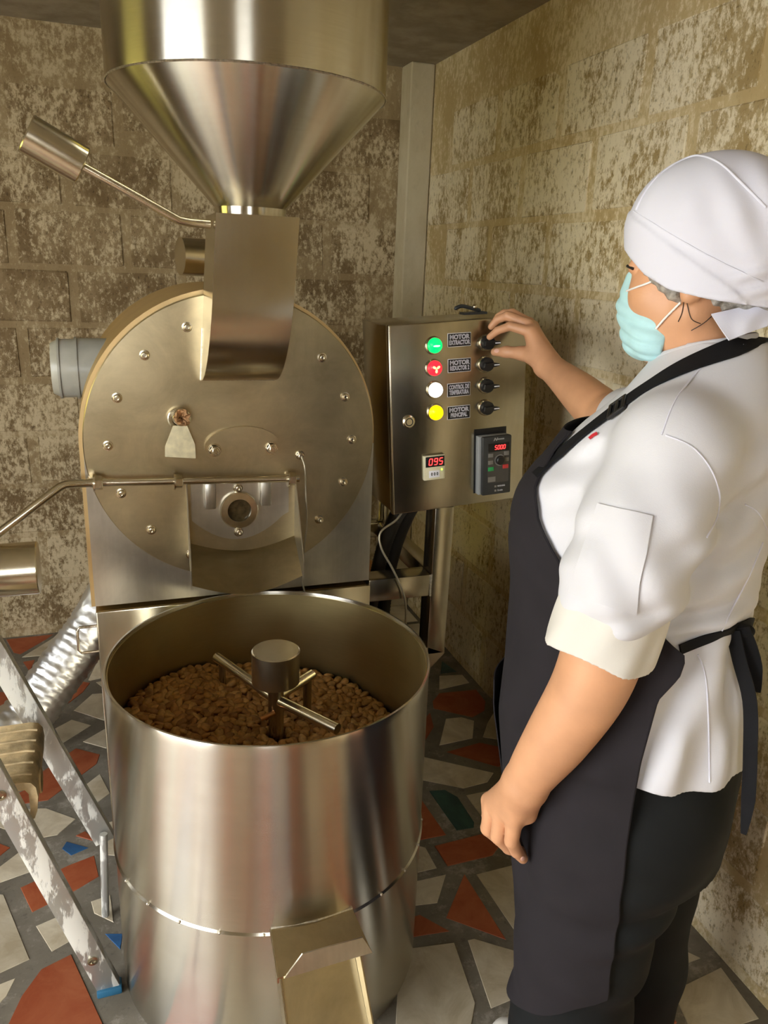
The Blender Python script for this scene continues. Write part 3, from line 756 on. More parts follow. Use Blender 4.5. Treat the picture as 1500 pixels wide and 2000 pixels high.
# pilot lamps
lamps = [((.781, 1.365), 'led_green', 'green'), ((.784, 1.309), 'led_redlens', 'red'), ((.790, 1.254), 'led_white', 'white'), ((.795, 1.196), 'led_yellow', 'yellow')]
for (x, z), mk, cn in lamps:
    u, w = inv_uw(x, z); e = empty('pilot_lamp', cb(u, w), CB)
    e['label'] = 'glowing %s pilot lamp' % cn
    cb_lathe('bezel', u, w, [(0, .001), (.0225, .001), (.0225, .006), (.0205, .010), (.0195, .010), (.0195, .004)], M['steel_pol'], e)
    cb_lathe('lens', u, w, [(.0185, .002), (.0185, .014), (.0168, .0185), (.0110, .0215), (.005, .0228), (0, .023)], M[mk], e)
    if cn == 'red':
        for a in (90, 210, 330):
            bm = bmesh.new(); bmesh.ops.create_uvsphere(bm, u_segments=10, v_segments=6, radius=1)
            bmesh.ops.scale(bm, vec=(.0062, .0012, .0032), verts=bm.verts)
            bmesh.ops.translate(bm, vec=(.0052, 0, 0), verts=bm.verts)
            bmesh.ops.rotate(bm, cent=(0, 0, 0), matrix=Matrix.Rotation(math.radians(a), 3, 'Y'), verts=bm.verts)
            for v in bm.verts: v.co = cb(u, w, .0222) + CB3 @ v.co
            obj('glow_spot', bm, M['led_core'], e, 60)
    if cn == 'green':
        bm = bmesh.new(); bmesh.ops.create_uvsphere(bm, u_segments=12, v_segments=6, radius=1); bmesh.ops.scale(bm, vec=(.009, .001, .002), verts=bm.verts)
        for v in bm.verts: v.co = cb(u, w, .0226) + CB3 @ v.co
        obj('glow_spot', bm, M['led_core_g'], e, 60)
# text
def text(name, s, c, size, mat, parent, rot3, sx=1.0, off=0.0, shear=0.0, ext=.0002):
    cu = bpy.data.curves.new(name, 'FONT'); cu.body = s; cu.size = size; cu.align_x = 'CENTER'; cu.align_y = 'CENTER'; cu.extrude = ext; cu.offset = off; cu.shear = shear; cu.resolution_u = 3
    t = bpy.data.objects.new(name, cu); COL.objects.link(t)
    R4 = rot3.to_4x4() @ Matrix.Rotation(PI / 2, 4, 'X') @ Matrix.Diagonal((sx, 1, 1, 1))
    bpy.context.view_layer.update()
    me = bpy.data.meshes.new_from_object(t.evaluated_get(bpy.context.evaluated_depsgraph_get()))
    bpy.data.objects.remove(t)
    me.transform(Matrix.Translation(c) @ R4)
    return link_mesh(name, me, mat, parent)
plates = [((.851, 1.379), ('MOTOR', 'EXTRACTOR')), ((.856, 1.315), ('MOTOR', 'REDUCTOR 2')), ((.859, 1.253), ('CONTROL DE', 'TEMPERATURA')), ((.863, 1.194), ('MOTOR', 'PRINCIPAL'))]
for (x, z), (l1, l2) in plates:
    u, w = inv_uw(x, z)
    pl = cb_box('name_plate', u, w, 0, .0645, .0345, .0012, M['white_print'], CB, .0003)
    cb_box('plate_ground', u, w, .0012, .062, .032, .0005, M['black_label'], pl, .0)
    for s, dw in ((l1, .0068), (l2, -.0068)):
        size = .0150; sx = min(1.0, .055 / (len(s) * size * .62))
        text('lettering', s, cb(u, w + dw, .0020), size, M['white_print'], pl, CB3, sx, .0006)
        text('lettering_core', s, cb(u, w + dw, .0026), size, M['lavender_print'], pl, CB3, sx, -.00035, 0, .0001)
# selector switches
for x, z in [(.927, 1.373), (.929, 1.318), (.934, 1.263), (.939, 1.205)]:
    u, w = inv_uw(x, z); e = empty('selector_switch', cb(u, w), CB)
    cb_lathe('bezel', u, w, [(0, .001), (.0215, .001), (.0215, .005), (.0195, .008), (.0185, .008)], M['steel_pol'], e)
    cb_lathe('knob', u, w, [(.0178, .006), (.0178, .016), (.0165, .019), (0, .0195)], M['black_plastic'], e)
    bm = bmesh.new(); hb = [(-.015, -.0055), (-.013, .0055), (.014, .0052), (.027, .0030), (.028, 0), (.027, -.0030), (.014, -.0055)]
    bm_prism(bm, [cb(u + a, w + b, .017) for a, b in hb], out * .011); obj('grip', bm, M['black_plastic'], e, 30)
    cb_box('pointer', u + .0195, w, .0281, .015, .0026, .0006, M['white_print'], e, .0)
# key lock
u, w = inv_uw(.724, 1.173)
lk = cb_lathe('key_lock', u, w, [(0, .001), (.0165, .001), (.0165, .005), (.0135, .008), (.0105, .008), (.0105, .005), (.008, .005), (.008, .0075), (.0, .0075)], M['steel_pol'], CB)
cb_lathe('lock_ring', u, w, [(.0108, .0052), (.0082, .0052), (.0082, .0056), (.0108, .0056)], M['black_plastic'], lk)
# temperature controller
u, w = inv_uw(.800, 1.051); e = empty('temperature_controller', cb(u, w), CB)
cb_box('housing', u, w, 0, .060, .066, .011, M['cream_plastic'], e, .002)
cb_box('display', u + .001, w + .0165, .011, .053, .028, .0012, M['black_label'], e, .0006)
cb_box('dial_panel', u + .001, w - .016, .011, .050, .030, .0015, M['cream_plastic'], e, .0008)
cb_box('dial_frame', u - .002, w - .0165, .0125, .030, .019, .0015, M['white_print'], e, .0005)
for k in range(3): text('dial_digit', '0', cb(u - .0095 + .0078 * k, w - .0165, .0143), .0115, M['black_label'], e, CB3, .8, .0004)
cb_lathe('status_light', u + .0195, w - .006, [(.0022, .0122), (.0022, .0142), (0, .0148)], plain('small_green_led', (.2, .9, .05), .3, emit=(.45, 1, .05), es=3, var=0), e, 12)
SEG = {'0': 'abcdef', '9': 'abcdfg', '5': 'acdfg'}
def seven(s, u, w, d, hgt, wid, gap, parent):
    x = u - (len(s) - 1) * gap / 2
    for ch in s:
        bm = bmesh.new(); t = hgt * .13; h2 = hgt / 2
        sh = lambda a, b: (a + .14 * b, b)
        P = {'a': ((-wid / 2 + t * .4, h2), (wid / 2 - t * .4, h2)), 'g': ((-wid / 2 + t * .4, 0), (wid / 2 - t * .4, 0)), 'd': ((-wid / 2 + t * .4, -h2), (wid / 2 - t * .4, -h2)),
             'b': ((wid / 2, h2 - t * .4), (wid / 2, t * .4)), 'c': ((wid / 2, -t * .4), (wid / 2, -h2 + t * .4)), 'f': ((-wid / 2, h2 - t * .4), (-wid / 2, t * .4)), 'e': ((-wid / 2, -t * .4), (-wid / 2, -h2 + t * .4))}
        for k in SEG[ch]:
            (a0, b0), (a1, b1) = P[k]
            dx, dy = a1 - a0, b1 - b0; l = math.hypot(dx, dy); nx, ny = -dy / l * t / 2, dx / l * t / 2; ex, ey = dx / l * t / 3, dy / l * t / 3
            poly = [(a0 - ex, b0 - ey), (a0 + nx, b0 + ny), (a1 + nx, b1 + ny), (a1 + ex, b1 + ey), (a1 - nx, b1 - ny), (a0 - nx, b0 - ny)]
            poly = [sh(*q) for q in poly]
            bm_prism(bm, [cb(x + a, w + b, d) for a, b in poly], out * .0003)
        obj('digit', bm, M['led_red'], parent); x += gap
seven('095', u + .003, w + .0165, .0123, .0165, .0085, .0145, e)
# speed drive
u, w = inv_uw(.967, 1.058); e = empty('speed_drive', cb(u, w), CB)
cb_box('cutout', u - .002, w + .004, .0002, .094, .176, .0012, M['black_label'], e, .0)
cb_box('side_housing', u - .002, w - .004, .001, .086, .160, .020, M['grey_plastic'], e, .002)
cb_box('front_housing', u + .003, w - .004, .018, .084, .160, .016, M['dark_plastic'], e, .004)
cb_box('overlay', u + .006, w + .003, .034, .062, .106, .0008, M['film'], e, .0)
cb_box('display', u + .006, w + .0465, .0348, .061, .022, .0008, M['black_label'], e, .0)
seven('5000', u + .010, w + .0465, .0357, .0105, .0052, .0082, e)
cb_lathe('speed_knob', u + .010, w + .011, [(.0125, .034), (.0120, .042), (.0095, .044), (0, .0445)], M['black_plastic'], e)
cb_lathe('knob_ring', u + .010, w + .011, [(.0155, .0349), (.0155, .0362), (.0128, .0362), (.0128, .0349)], M['grey_btn'], e)
for du, dw, mk in ((-.017, .026, 'grey_btn'), (.029, .028, 'grey_btn'), (-.017, .007, 'grey_btn'), (.029, .011, 'grey_btn'), (-.016, -.011, 'green_btn'), (.027, -.008, 'red_btn')):
    cb_box('key', u + du, w + dw, .0348, .017 if mk != 'grey_btn' else .015, .011, .0016, M[mk], e, .0008)
cb_box('rating_sticker', u - .013, w - .040, .0348, .022, .014, .0004, M['grey_btn'], e, .0)
text('logo', 'N', cb(u - .004, w + .068, .0343), .011, M['grey_plastic'], e, CB3, 1.2, .0005, .35)
cb_box('logo_bar', u + .012, w + .068, .034, .020, .0035, .0003, M['grey_plastic'], e, .0)
text('warning_text', 'WARNING', cb(u + .016, w - .061, .0343), .0062, M['white_print'], e, CB3, .75, .0)
text('warning_text', '5 min', cb(u + .013, w - .073, .0343), .0068, M['white_print'], e, CB3, 1.0, .0)
for dw in (-.061, -.073): cb_box('warning_symbol', u - .001, w + dw, .034, .0055, .0055, .0004, M['grey_btn'], e, .0)
# things lying on the box and hanging under it
CL = tag(empty('metal_clamp', cb(.055, CHh / 2 + .006, -.04)), 'small dark metal clamp lying on top of the control box', 'clamp')
c = cb(.055, CHh / 2 + .0065, -.05)
prism('clamp_plate', [c + V(-.02, 0, .006), c + V(.045, 0, .010), c + V(.045, .03, .010), c + V(-.02, .03, .006)], V(0, 0, -.006), M['dark_plastic'], CL)
tube('clamp_jaw', smooth_path([c + V(-.045, .01, .014), c + V(-.025, .01, .022), c + V(0, .01, .018), c + V(.03, .01, .012)], 4), [.001] + [.005] * 11 + [.003], M['dark_plastic'], CL, 10)
bm = bmesh.new(); bmesh.ops.create_uvsphere(bm, u_segments=12, v_segments=8, radius=.007); bmesh.ops.translate(bm, vec=c + V(.012, .008, .021), verts=bm.verts); obj('clamp_screw', bm, M['steel_pol'], CL, 60)

def hose(name, pts, r, lab):
    P = smooth_path(pts, 26); bm = bmesh.new(); bm_tube(bm, P, [r * (1 + .10 * math.sin(i * PI)) if False else r * (1 if i % 2 else .88) for i in range(len(P))], 14)
    o = obj(name, bm, M['hose'], None, 80); tag(o, lab, 'hose', 'black corrugated hoses below the control box'); return o
hose('corrugated_hose', [V(.775, 1.96, .918), V(.755, 1.99, .86), V(.735, 2.02, .76), V(.725, 2.05, .64), V(.72, 2.08, .50), V(.72, 2.1, .30)], .022, 'black corrugated hose below the control box, the one nearer the roaster')
hose('corrugated_hose', [V(.82, 1.98, .925), V(.80, 2.01, .86), V(.785, 2.05, .76), V(.775, 2.08, .64), V(.772, 2.1, .50), V(.77, 2.12, .30)], .022, 'black corrugated hose below the control box, the one nearer the steel post')
tag(tube('sensor_cable', smooth_path([V(.745, 1.88, .935), V(.715, 1.87, .90), V(.668, 1.86, .872), V(.668, 1.85, .83), V(.70, 1.84, .77), V(.735, 1.835, .69), V(.745, 1.84, .60), V(.74, 1.86, .45)], 6), .003, M['cable'], None, 8), 'thin pale cable looping down from the control box past the beam', 'cable')
mo = tag(empty('blower_motor', (.80, 2.62, .15)), 'dark round blower motor with copper rim behind the steel frame', 'motor')
lathe('motor_body', [(0, 0), (.115, 0), (.12, .01), (.12, .30), (.11, .32), (0, .32)], (.80, 2.62, .12), M['rubber'], mo, 36)
lathe('motor_rim', [(.09, .0), (.125, .01), (.128, .03), (.11, .035), (.09, .03)], (.80, 2.62, .44), M['copper'], mo, 40)
lathe('motor_foot', [(0, 0), (.10, 0), (.10, .12), (0, .12)], (.80, 2.62, 0), M['rubber'], mo, 24)
lathe('fan_cap', [(0, 0), (.05, 0), (.055, .02), (.05, .07), (0, .075)], (.80, 2.55, .56), M['black_plastic'], mo, 24, (0, -1, .1))
lathe('neck', [(.06, 0), (.05, .1), (.045, .16), (0, .16)], (.80, 2.62, .46), M['black_plastic'], mo, 24)

# ------------------------------------------------------------------ left side: ladder and foil duct
P = smooth_path([V(.04, 2.66, .56), V(-.075, 2.56, .385), V(-.155, 2.51, .295), V(-.235, 2.46, .21), V(-.31, 2.41, .135), V(-.43, 2.34, .085)], 16)
bm = bmesh.new(); bm_tube(bm, P, [.079 + .0016 * math.sin(i * 1.9) for i in range(len(P))], 48)
for v in bm.verts: v.co += V(random.uniform(-1, 1), random.uniform(-1, 1), random.uniform(-1, 1)) * .0022
for v in bm.verts: v.co.z = max(v.co.z, .005)
tag(obj('foil_duct', bm, M['foil'], None, 80), 'crinkled silver foil duct slanting down to the floor behind the ladder', 'duct')

LD = tag(empty('step_ladder', (-.15, 1.5, 0)), 'paint-splashed aluminium step ladder leaning beside the steel vat', 'ladder')
def rail(name, a, b, w, t, parent):
    a, b = Vector(a), Vector(b); d = (b - a).normalized(); yv = V(0, 1, 0); yv = (yv - d * yv.dot(d)).normalized(); xv = yv.cross(d)
    bm = bmesh.new(); R3 = Matrix((xv, yv, d)).transposed()
    bm_box(bm, (a + b) / 2, (w, t, (b - a).length), .002, R3)
    for s in (-1, 1):   # folded flanges of the channel section
        bm_box(bm, (a + b) / 2 + xv * s * (w / 2 - .0015) + yv * .010, (.003, .022, (b - a).length), .001, R3)
    return obj(name, bm, M['alu'], parent, 40), d, xv
ra, da, xa = rail('side_rail', (-.076, 1.43, .012), (-.444, 1.40, 1.27), .046, .004, LD)
rb, db, xb = rail('side_rail', (-.070, 1.68, .20), (-.444, 1.66, 1.27), .046, .004, LD)
tube('rail_stay', [V(-.072, 1.665, .235), V(-.078, 1.655, .10), V(-.082, 1.65, .01)], .009, M['alu'], LD, 12)
TREAD = plain('muddy_cream_tread', (.60, .46, .25), .7, var=.45, vscale=22, bump=.9, bscale=70)
for k, (cx_, cz_) in enumerate(((-.222, .560), (-.315, .875))):
    # rounded step: flat top, bulging front lip, hollow underside
    pr = [(-.075, .0), (-.06, .008), (.02, .008), (.036, .004), (.044, -.008), (.046, -.030), (.042, -.062), (.036, -.078), (.026, -.080), (.030, -.055), (.030, -.020), (.024, -.010), (-.07, -.010)]
    bm = bmesh.new(); bm_prism(bm, [V(cx_ + a_, 1.437, cz_ + b_) for a_, b_ in pr], V(0, .218, 0)); tr = obj('tread', bm, TREAD, LD, 50)
    for q in range(5):
        yq = 1.465 + .04 * q
        tube('tread_groove', [V(cx_ - .055, yq, cz_ + .0085), V(cx_ + .018, yq, cz_ + .0085), V(cx_ + .036, yq, cz_ + .0045)], .003, TREAD, tr, 6)
    tube('tread_swirl', [V(cx_ + .0465 + .0 * q, 1.50 + .028 * math.cos(q * PI / 8), cz_ - .036 + .02 * math.sin(q * PI / 8)) for q in range(17)], .003, TREAD, tr, 6)
def rivet(p, parent):
    lathe('rivet', [(.011, 0), (.011, .003), (.006, .004), (.005, .001), (0, .001)], p, M['steel_enc'], parent, 20, (0, -1, 0))
rivet(V(-.076, 1.43, .012) + da * .575 + V(0, -.002, 0), LD)
rivet(V(-.076, 1.43, .012) + da * .10 + V(0, -.002, 0), LD)
for y_ in (1.42, 1.66):   # rear legs of the open ladder
    tube('rear_leg', [V(-.435, y_, 1.26), V(-.86, y_ - .01, .006)], .014, M['alu'], LD, 12)
tube('rear_brace', [V(-.66, 1.42, .60), V(-.66, 1.66, .60)], .010, M['alu'], LD, 10)
bm = bmesh.new(); bm_box(bm, (-.435, 1.535, 1.28), (.11, .30, .03), .008); obj('top_cap', bm, TREAD, LD, 40)
box('rubber_foot', (-.076, 1.437, .0105), (.052, .03, .019), plain('blue_rubber', (.02, .12, .22), .6), LD, .003)

# ------------------------------------------------------------------ the person
# local frame: x forward (where she faces), y to her left, z up
PO = V(.82, .97, 0); PF = V(-.65, .76, 0).normalized(); PL = V(-PF.y, PF.x, 0)
PM = Matrix((PF, PL, V(0, 0, 1))).transposed().to_4x4(); PM.translation = PO
PMI = PM.inverted()

class Field:
    """signed distance field on a grid; primitives are merged only inside their own neighbourhood"""
    def __init__(s, lo, hi, h):
        s.lo = np.array(lo, float); s.h = h; s.n = np.ceil((np.array(hi) - s.lo) / h).astype(int) + 1
        s.D = np.full(s.n, .25, np.float32)
        s.ax = [(s.lo[i] + h * np.arange(s.n[i])).astype(np.float32) for i in range(3)]
    def sub(s, lo, hi):
        i0 = np.clip(np.floor((np.array(lo) - s.lo) / s.h).astype(int), 0, s.n); i1 = np.clip(np.ceil((np.array(hi) - s.lo) / s.h).astype(int) + 1, 0, s.n)
        sl = tuple(slice(a, b) for a, b in zip(i0, i1))
        X = s.ax[0][sl[0]][:, None, None]; Y = s.ax[1][sl[1]][None, :, None]; Z = s.ax[2][sl[2]][None, None, :]
        return sl, X, Y, Z
    def merge(s, sl, d, k):
        a = s.D[sl]
        if k > 0:
            h = np.clip(.5 + .5 * (a - d) / k, 0, 1); s.D[sl] = a + (d - a) * h - k * h * (1 - h)
        else: s.D[sl] = np.minimum(a, d)
    def cone(s, a, b, ra, rb, k=.01, sub=False):
        a = np.array(a, np.float32); b = np.array(b, np.float32); m = max(ra, rb) + max(k, .0) + 4 * s.h + .012
        sl, X, Y, Z = s.sub(np.minimum(a, b) - m, np.maximum(a, b) + m)
        if min(x.stop - x.start for x in sl) < 1: return
        ba = b - a; t = np.clip(((X - a[0]) * ba[0] + (Y - a[1]) * ba[1] + (Z - a[2]) * ba[2]) / max((ba * ba).sum(), 1e-9), 0, 1)
        d = np.sqrt((X - a[0] - t * ba[0]) ** 2 + (Y - a[1] - t * ba[1]) ** 2 + (Z - a[2] - t * ba[2]) ** 2) - (ra + t * (rb - ra))
        if sub: s.D[sl] = np.maximum(s.D[sl], -d)
        else: s.merge(sl, d, k)
    def chain(s, pts, rs, k=.006):
        for i in range(len(pts) - 1): s.cone(pts[i], pts[i + 1], rs[i], rs[i + 1], k)
    def limb(s, pts, rs, n=7):
        """smooth tapering limb: the joints are splined, then laid down as many short cones"""
        q = smooth_path([Vector((*p, 0)[:3]) for p in pts], n); t = np.linspace(0, len(pts) - 1, len(q)); w = [Vector((r, 0, 0)) for r in rs]
        rr = [v.x for v in smooth_path(w, n)]
        for i in range(len(q) - 1): s.cone(q[i], q[i + 1], rr[i], rr[i + 1], .003)
    def ell(s, c, r, k=.01, tilt=0.0, sub=False):
        m = max(r) + k + 4 * s.h + .012
        sl, X, Y, Z = s.sub(np.array(c) - m, np.array(c) + m)
        x = X - c[0]; y = Y - c[1]; z = Z - c[2]
        if tilt: ct, st = math.cos(tilt), math.sin(tilt); x, z = ct * x + st * z, -st * x + ct * z
        k0 = np.sqrt((x / r[0]) ** 2 + (y / r[1]) ** 2 + (z / r[2]) ** 2); k1 = np.sqrt((x / r[0] ** 2) ** 2 + (y / r[1] ** 2) ** 2 + (z / r[2] ** 2) ** 2) + 1e-6
        d = k0 * (k0 - 1) / k1
        if sub: s.D[sl] = np.maximum(s.D[sl], -d)
        else: s.merge(sl, d, k)
    def column(s, tab, k=.02, e=2.2):
        tab = sorted(tab); zs = [t[0] for t in tab]
        sl, X, Y, Z = s.sub((s.lo[0], s.lo[1], zs[0] - .03), (s.lo[0] + s.h * s.n[0], s.lo[1] + s.h * s.n[1], zs[-1] + .03))
        cx, a, b = (np.interp(Z, zs, [t[i] for t in tab]) for i in (1, 2, 3))
        q = (np.abs((X - cx) / a) ** e + np.abs(Y / b) ** e) ** (1 / e)
        d = (q - 1) * np.minimum(a, b) * .95
        d = np.maximum(d, np.maximum(zs[0] - Z, Z - zs[-1])).astype(np.float32)
        s.merge(sl, d, k)
    def grids(s): return s.ax[0][:, None, None], s.ax[1][None, :, None], s.ax[2][None, None, :]
    def fold(s, c, across, lam, amp, sig, ph=0.0):
        """soft cloth folds: ridges perpendicular to 'across' inside a gaussian patch"""
        X, Y, Z = s.grids(); ac = np.array(across) / np.linalg.norm(across)
        u = (X - c[0]) * ac[0] + (Y - c[1]) * ac[1] + (Z - c[2]) * ac[2]
        r2 = ((X - c[0]) / sig[0]) ** 2 + ((Y - c[1]) / sig[1]) ** 2 + ((Z - c[2]) / sig[2]) ** 2
        s.D += (amp * np.sin(2 * PI * u / lam + ph) * np.exp(-r2)).astype(np.float32)
    def sample(s, p):
        q = (np.asarray(p) - s.lo) / s.h; i = np.clip(np.floor(q).astype(int), 0, s.n - 2); f = q - i; v = 0
        for a in (0, 1):
            for b in (0, 1):
                for c in (0, 1):
                    w = (f[0] if a else 1 - f[0]) * (f[1] if b else 1 - f[1]) * (f[2] if c else 1 - f[2]); v += w * s.D[i[0] + a, i[1] + b, i[2] + c]
        return v
    def grad(s, p):
        e = s.h; g = np.array([s.sample(np.array(p) + d) - s.sample(np.array(p) - d) for d in np.eye(3) * e]); n = np.linalg.norm(g); return g / n if n > 1e-9 else np.array([1., 0, 0])
    def mesh(s):
        D = s.D; S = D < 0
        c = np.zeros(np.array(D.shape) - 1, np.uint8)
        for a in (0, 1):
            for b in (0, 1):
                for d in (0, 1):
                    c += S[a:S.shape[0] - 1 + a, b:S.shape[1] - 1 + b, d:S.shape[2] - 1 + d]
        cells = np.argwhere((c > 0) & (c < 8)); idx = np.full(c.shape, -1, np.int32); idx[tuple(cells.T)] = np.arange(len(cells))
        acc = np.zeros((len(cells), 3)); cnt = np.zeros(len(cells))
        cor = [(a, b, d) for a in (0, 1) for b in (0, 1) for d in (0, 1)]
        val = {o: D[cells[:, 0] + o[0], cells[:, 1] + o[1], cells[:, 2] + o[2]].astype(float) for o in cor}
        for o in cor:
            for ax in range(3):
                if o[ax] == 0:
                    o2 = list(o); o2[ax] = 1; o2 = tuple(o2); v0, v1 = val[o], val[o2]
                    mk = (v0 < 0) != (v1 < 0); t = v0[mk] / (v0[mk] - v1[mk])
                    p = np.tile(np.array(o, float), (mk.sum(), 1)); p[:, ax] += t
                    acc[mk] += p; cnt[mk] += 1
        verts = s.lo + s.h * (cells + acc / np.maximum(cnt, 1)[:, None])
        faces = []
        for ax in range(3):
            b, d = [(1, 2), (2, 0), (0, 1)][ax]
            sl0 = [slice(None)] * 3; sl1 = [slice(None)] * 3; sl0[ax] = slice(0, -1); sl1[ax] = slice(1, None)
            ch = S[tuple(sl0)] != S[tuple(sl1)]; e = np.argwhere(ch)
            ok = (e[:, b] > 0) & (e[:, d] > 0) & (e[:, b] < D.shape[b] - 1) & (e[:, d] < D.shape[d] - 1); e = e[ok]
            def cell(db, dd):
                q = e.copy(); q[:, b] -= db; q[:, d] -= dd; return idx[tuple(q.T)]
            Q = np.stack([cell(1, 1), cell(0, 1), cell(0, 0), cell(1, 0)], 1)
            flip = ~S[tuple(e.T)]; Q[flip] = Q[flip][:, ::-1]; faces.append(Q)
        return verts, np.concatenate(faces)

def to_mesh(name, parts, mat):
    vs, fs, n = [], [], 0
    for v, f in parts: vs.append(v); fs.append(f + n); n += len(v)
    v = np.concatenate(vs).astype(np.float32); f = np.concatenate(fs).astype(np.int32)
    me = bpy.data.meshes.new(name); me.vertices.add(len(v)); me.vertices.foreach_set('co', v.ravel())
    me.loops.add(f.size); me.loops.foreach_set('vertex_index', f.ravel()); me.polygons.add(len(f))
    me.polygons.foreach_set('loop_start', np.arange(0, f.size, 4, dtype=np.int32)); me.polygons.foreach_set('loop_total', np.full(len(f), 4, np.int32))
    me.update(calc_edges=True); me.validate(); me.polygons.foreach_set('use_smooth', np.ones(len(me.polygons), bool))
    me.materials.append(mat); return me

def relax(v, f, it=2, w=.5):
    """a few Laplacian passes"""
    for _ in range(it):
        acc = np.zeros_like(v); c = np.zeros(len(v))
        for a, b in ((0, 1), (1, 2), (2, 3), (3, 0)):
            np.add.at(acc, f[:, a], v[f[:, b]]); np.add.at(c, f[:, a], 1); np.add.at(acc, f[:, b], v[f[:, a]]); np.add.at(c, f[:, b], 1)
        v = v * (1 - w) + w * acc / np.maximum(c, 1)[:, None]
    return v, f

SKIN = plain('warm_skin', (.60, .31, .165), .48, var=.10, vscale=14, bump=.12, bscale=260)
LIP = plain('dark_hair', (.012, .009, .007), .5)
WHITE = plain('white_cotton', (.63, .625, .655), .85, var=.03, vscale=6, bump=.12, bscale=900)
CREAM = plain('cream_cotton', (.66, .63, .57), .85, var=.03, vscale=8, bump=.12, bscale=900)
HATM = plain('white_cap_cloth', (.68, .68, .765), .8, var=.02, vscale=8, bump=.08, bscale=900)
APR = plain('charcoal_apron_cloth', (.017, .0145, .0165), .9, var=.12, vscale=12, bump=.2, bscale=1100, spec=.25)
BLK = plain('black_strap', (.005, .005, .006), .8, var=.1, bump=.2, bscale=900, spec=.25)
PNT = plain('black_trouser_cloth', (.0075, .0085, .0085), .85, var=.15, vscale=10, bump=.15, bscale=900, spec=.22)
MASK = plain('pale_teal_mask', (.45, .71, .74), .8, var=.04, vscale=40, bump=.15, bscale=700)
STR = plain('white_elastic', (.82, .80, .76), .7)
NET = plain('grey_hair_net', (.36, .34, .30), .6, var=.5, vscale=110, bump=1.0, bscale=320, alpha=.78)
SHOE = plain('white_shoe', (.74, .70, .62), .5)
REDM = plain('red_thread', (.55, .02, .03), .7)

# ---- skin
def rel(p): return np.array(p, float)
B = Field((-.24, -.27, .02), (.20, .27, 1.74), .005)
B.column([(.70, -.03, .12, .16), (.95, .0, .12, .15), (1.15, .01, .14, .16), (1.30, -.01, .11, .15), (1.37, -.02, .07, .10)], .02)
B.cone((-.035, 0, 1.34), (-.012, 0, 1.49), .066, .056, .03)
B.cone((-.02, .04, 1.36), (-.02, .15, 1.33), .04, .05, .03); B.cone((-.02, -.04, 1.36), (-.02, -.15, 1.33), .04, .05, .03)
for sy in (-1, 1):
    B.chain([(-.03, sy * .09, .74), (.0, sy * .10, .45), (-.02, sy * .10, .10)], [.09, .065, .04], .02)
    B.cone((-.03, sy * .10, .06), (.07, sy * .09, .04), .035, .03, .02)
HEADF = Field((-.15, -.11, 1.40), (.14, .11, 1.74), .0028)
H = HEADF
H.cone((-.035, 0, 1.36), (-.012, 0, 1.49), .066, .056, .02)
H.ell((-.018, 0, 1.605), (.098, .077, .098), .02)
H.ell((.030, 0, 1.535), (.062, .062, .085), .03)
for sy in (-1, 1):
    H.cone((-.005, sy * .050, 1.505), (.055, sy * .014, 1.457), .027, .024, .03)
    H.ell((.047, sy * .034, 1.522), (.036, .030, .034), .02)
    H.ell((-.010, sy * .078, 1.548), (.021, .010, .032), .006, .15)
    H.ell((-.006, sy * .086, 1.552), (.012, .006, .020), .0, .15, True)
    H.ell((-.006, sy * .082, 1.527), (.009, .007, .011), .004)
    H.ell((.098, sy * .030, 1.562), (.016, .018, .011), .0, 0, True)
    H.ell((.081, sy * .030, 1.562), (.012, .0145, .011), .003)
    H.cone((.086, sy * .012, 1.580), (.074, sy * .045, 1.582), .008, .008, .012)
H.ell((.060, 0, 1.462), (.022, .022, .018), .02)
H.chain([(.082, 0, 1.572), (.089, 0, 1.548), (.095, 0, 1.527)], [.008, .009, .011], .012)
H.ell((.092, .010, 1.523), (.010, .008, .007), .008); H.ell((.092, -.010, 1.523), (.010, .008, .007), .008)
H.cone((.086, -.014, 1.498), (.086, .014, 1.498), .008, .008, .008); H.cone((.083, -.012, 1.487), (.083, .012, 1.487), .009, .009, .008)
LA = Field((-.07, .09, .575), (.235, .33, 1.16), .0025)
wr = (.104, .225, .783)
LA.limb([(.004, .226, 1.15), (.010, .232, 1.06), (.024, .235, .985), (.058, .235, .895), (.088, .229, .825), wr], [.058, .056, .053, .047, .039, .0335])
MC = {'p': (.116, .224, .712), 'r': (.142, .208, .697), 'm': (.166, .188, .684), 'i': (.180, .166, .682)}
PIP = {'p': (.118, .218, .664), 'r': (.146, .203, .650), 'm': (.172, .182, .640), 'i': (.182, .156, .642)}
DIP = {'p': (.112, .205, .637), 'r': (.132, .186, .622), 'm': (.155, .164, .612), 'i': (.164, .140, .620)}
TIP = {'p': (.104, .192, .617), 'r': (.112, .170, .608), 'm': (.132, .150, .602), 'i': (.142, .130, .610)}
for key, r0 in (('p', .0095), ('r', .0108), ('m', .0112), ('i', .0108)):
    LA.cone(wr, MC[key], .026, .0145, .018)
for key, r0 in (('p', .0112), ('r', .0122), ('m', .0126), ('i', .012)):
    LA.chain([MC[key], PIP[key], DIP[key], TIP[key]], [r0 * 1.28, r0 * 1.08, r0 * .95, r0 * .80], .0025)
LA.cone((.098, .214, .765), (.100, .205, .715), .022, .015, .015)                       # heel of the palm
LA.chain([(.120, .195, .765), (.142, .160, .728), (.150, .140, .690), (.152, .132, .655)], [.020, .016, .013, .0095], .010)
RA = Field((.02, -.745, 1.13), (.61, -.15, 1.49), .0028)
rw = (.408, -.595, 1.338)
RA.limb([(.06, -.25, 1.31), (.196, -.417, 1.262), (.245, -.463, 1.272), (.300, -.511, 1.294), (.36, -.56, 1.318), rw], [.055, .050, .049, .044, .035, .030])
RM = {'i': (.462, -.608, 1.410), 'm': (.478, -.633, 1.426), 'r': (.486, -.662, 1.428), 'p': (.484, -.688, 1.420)}
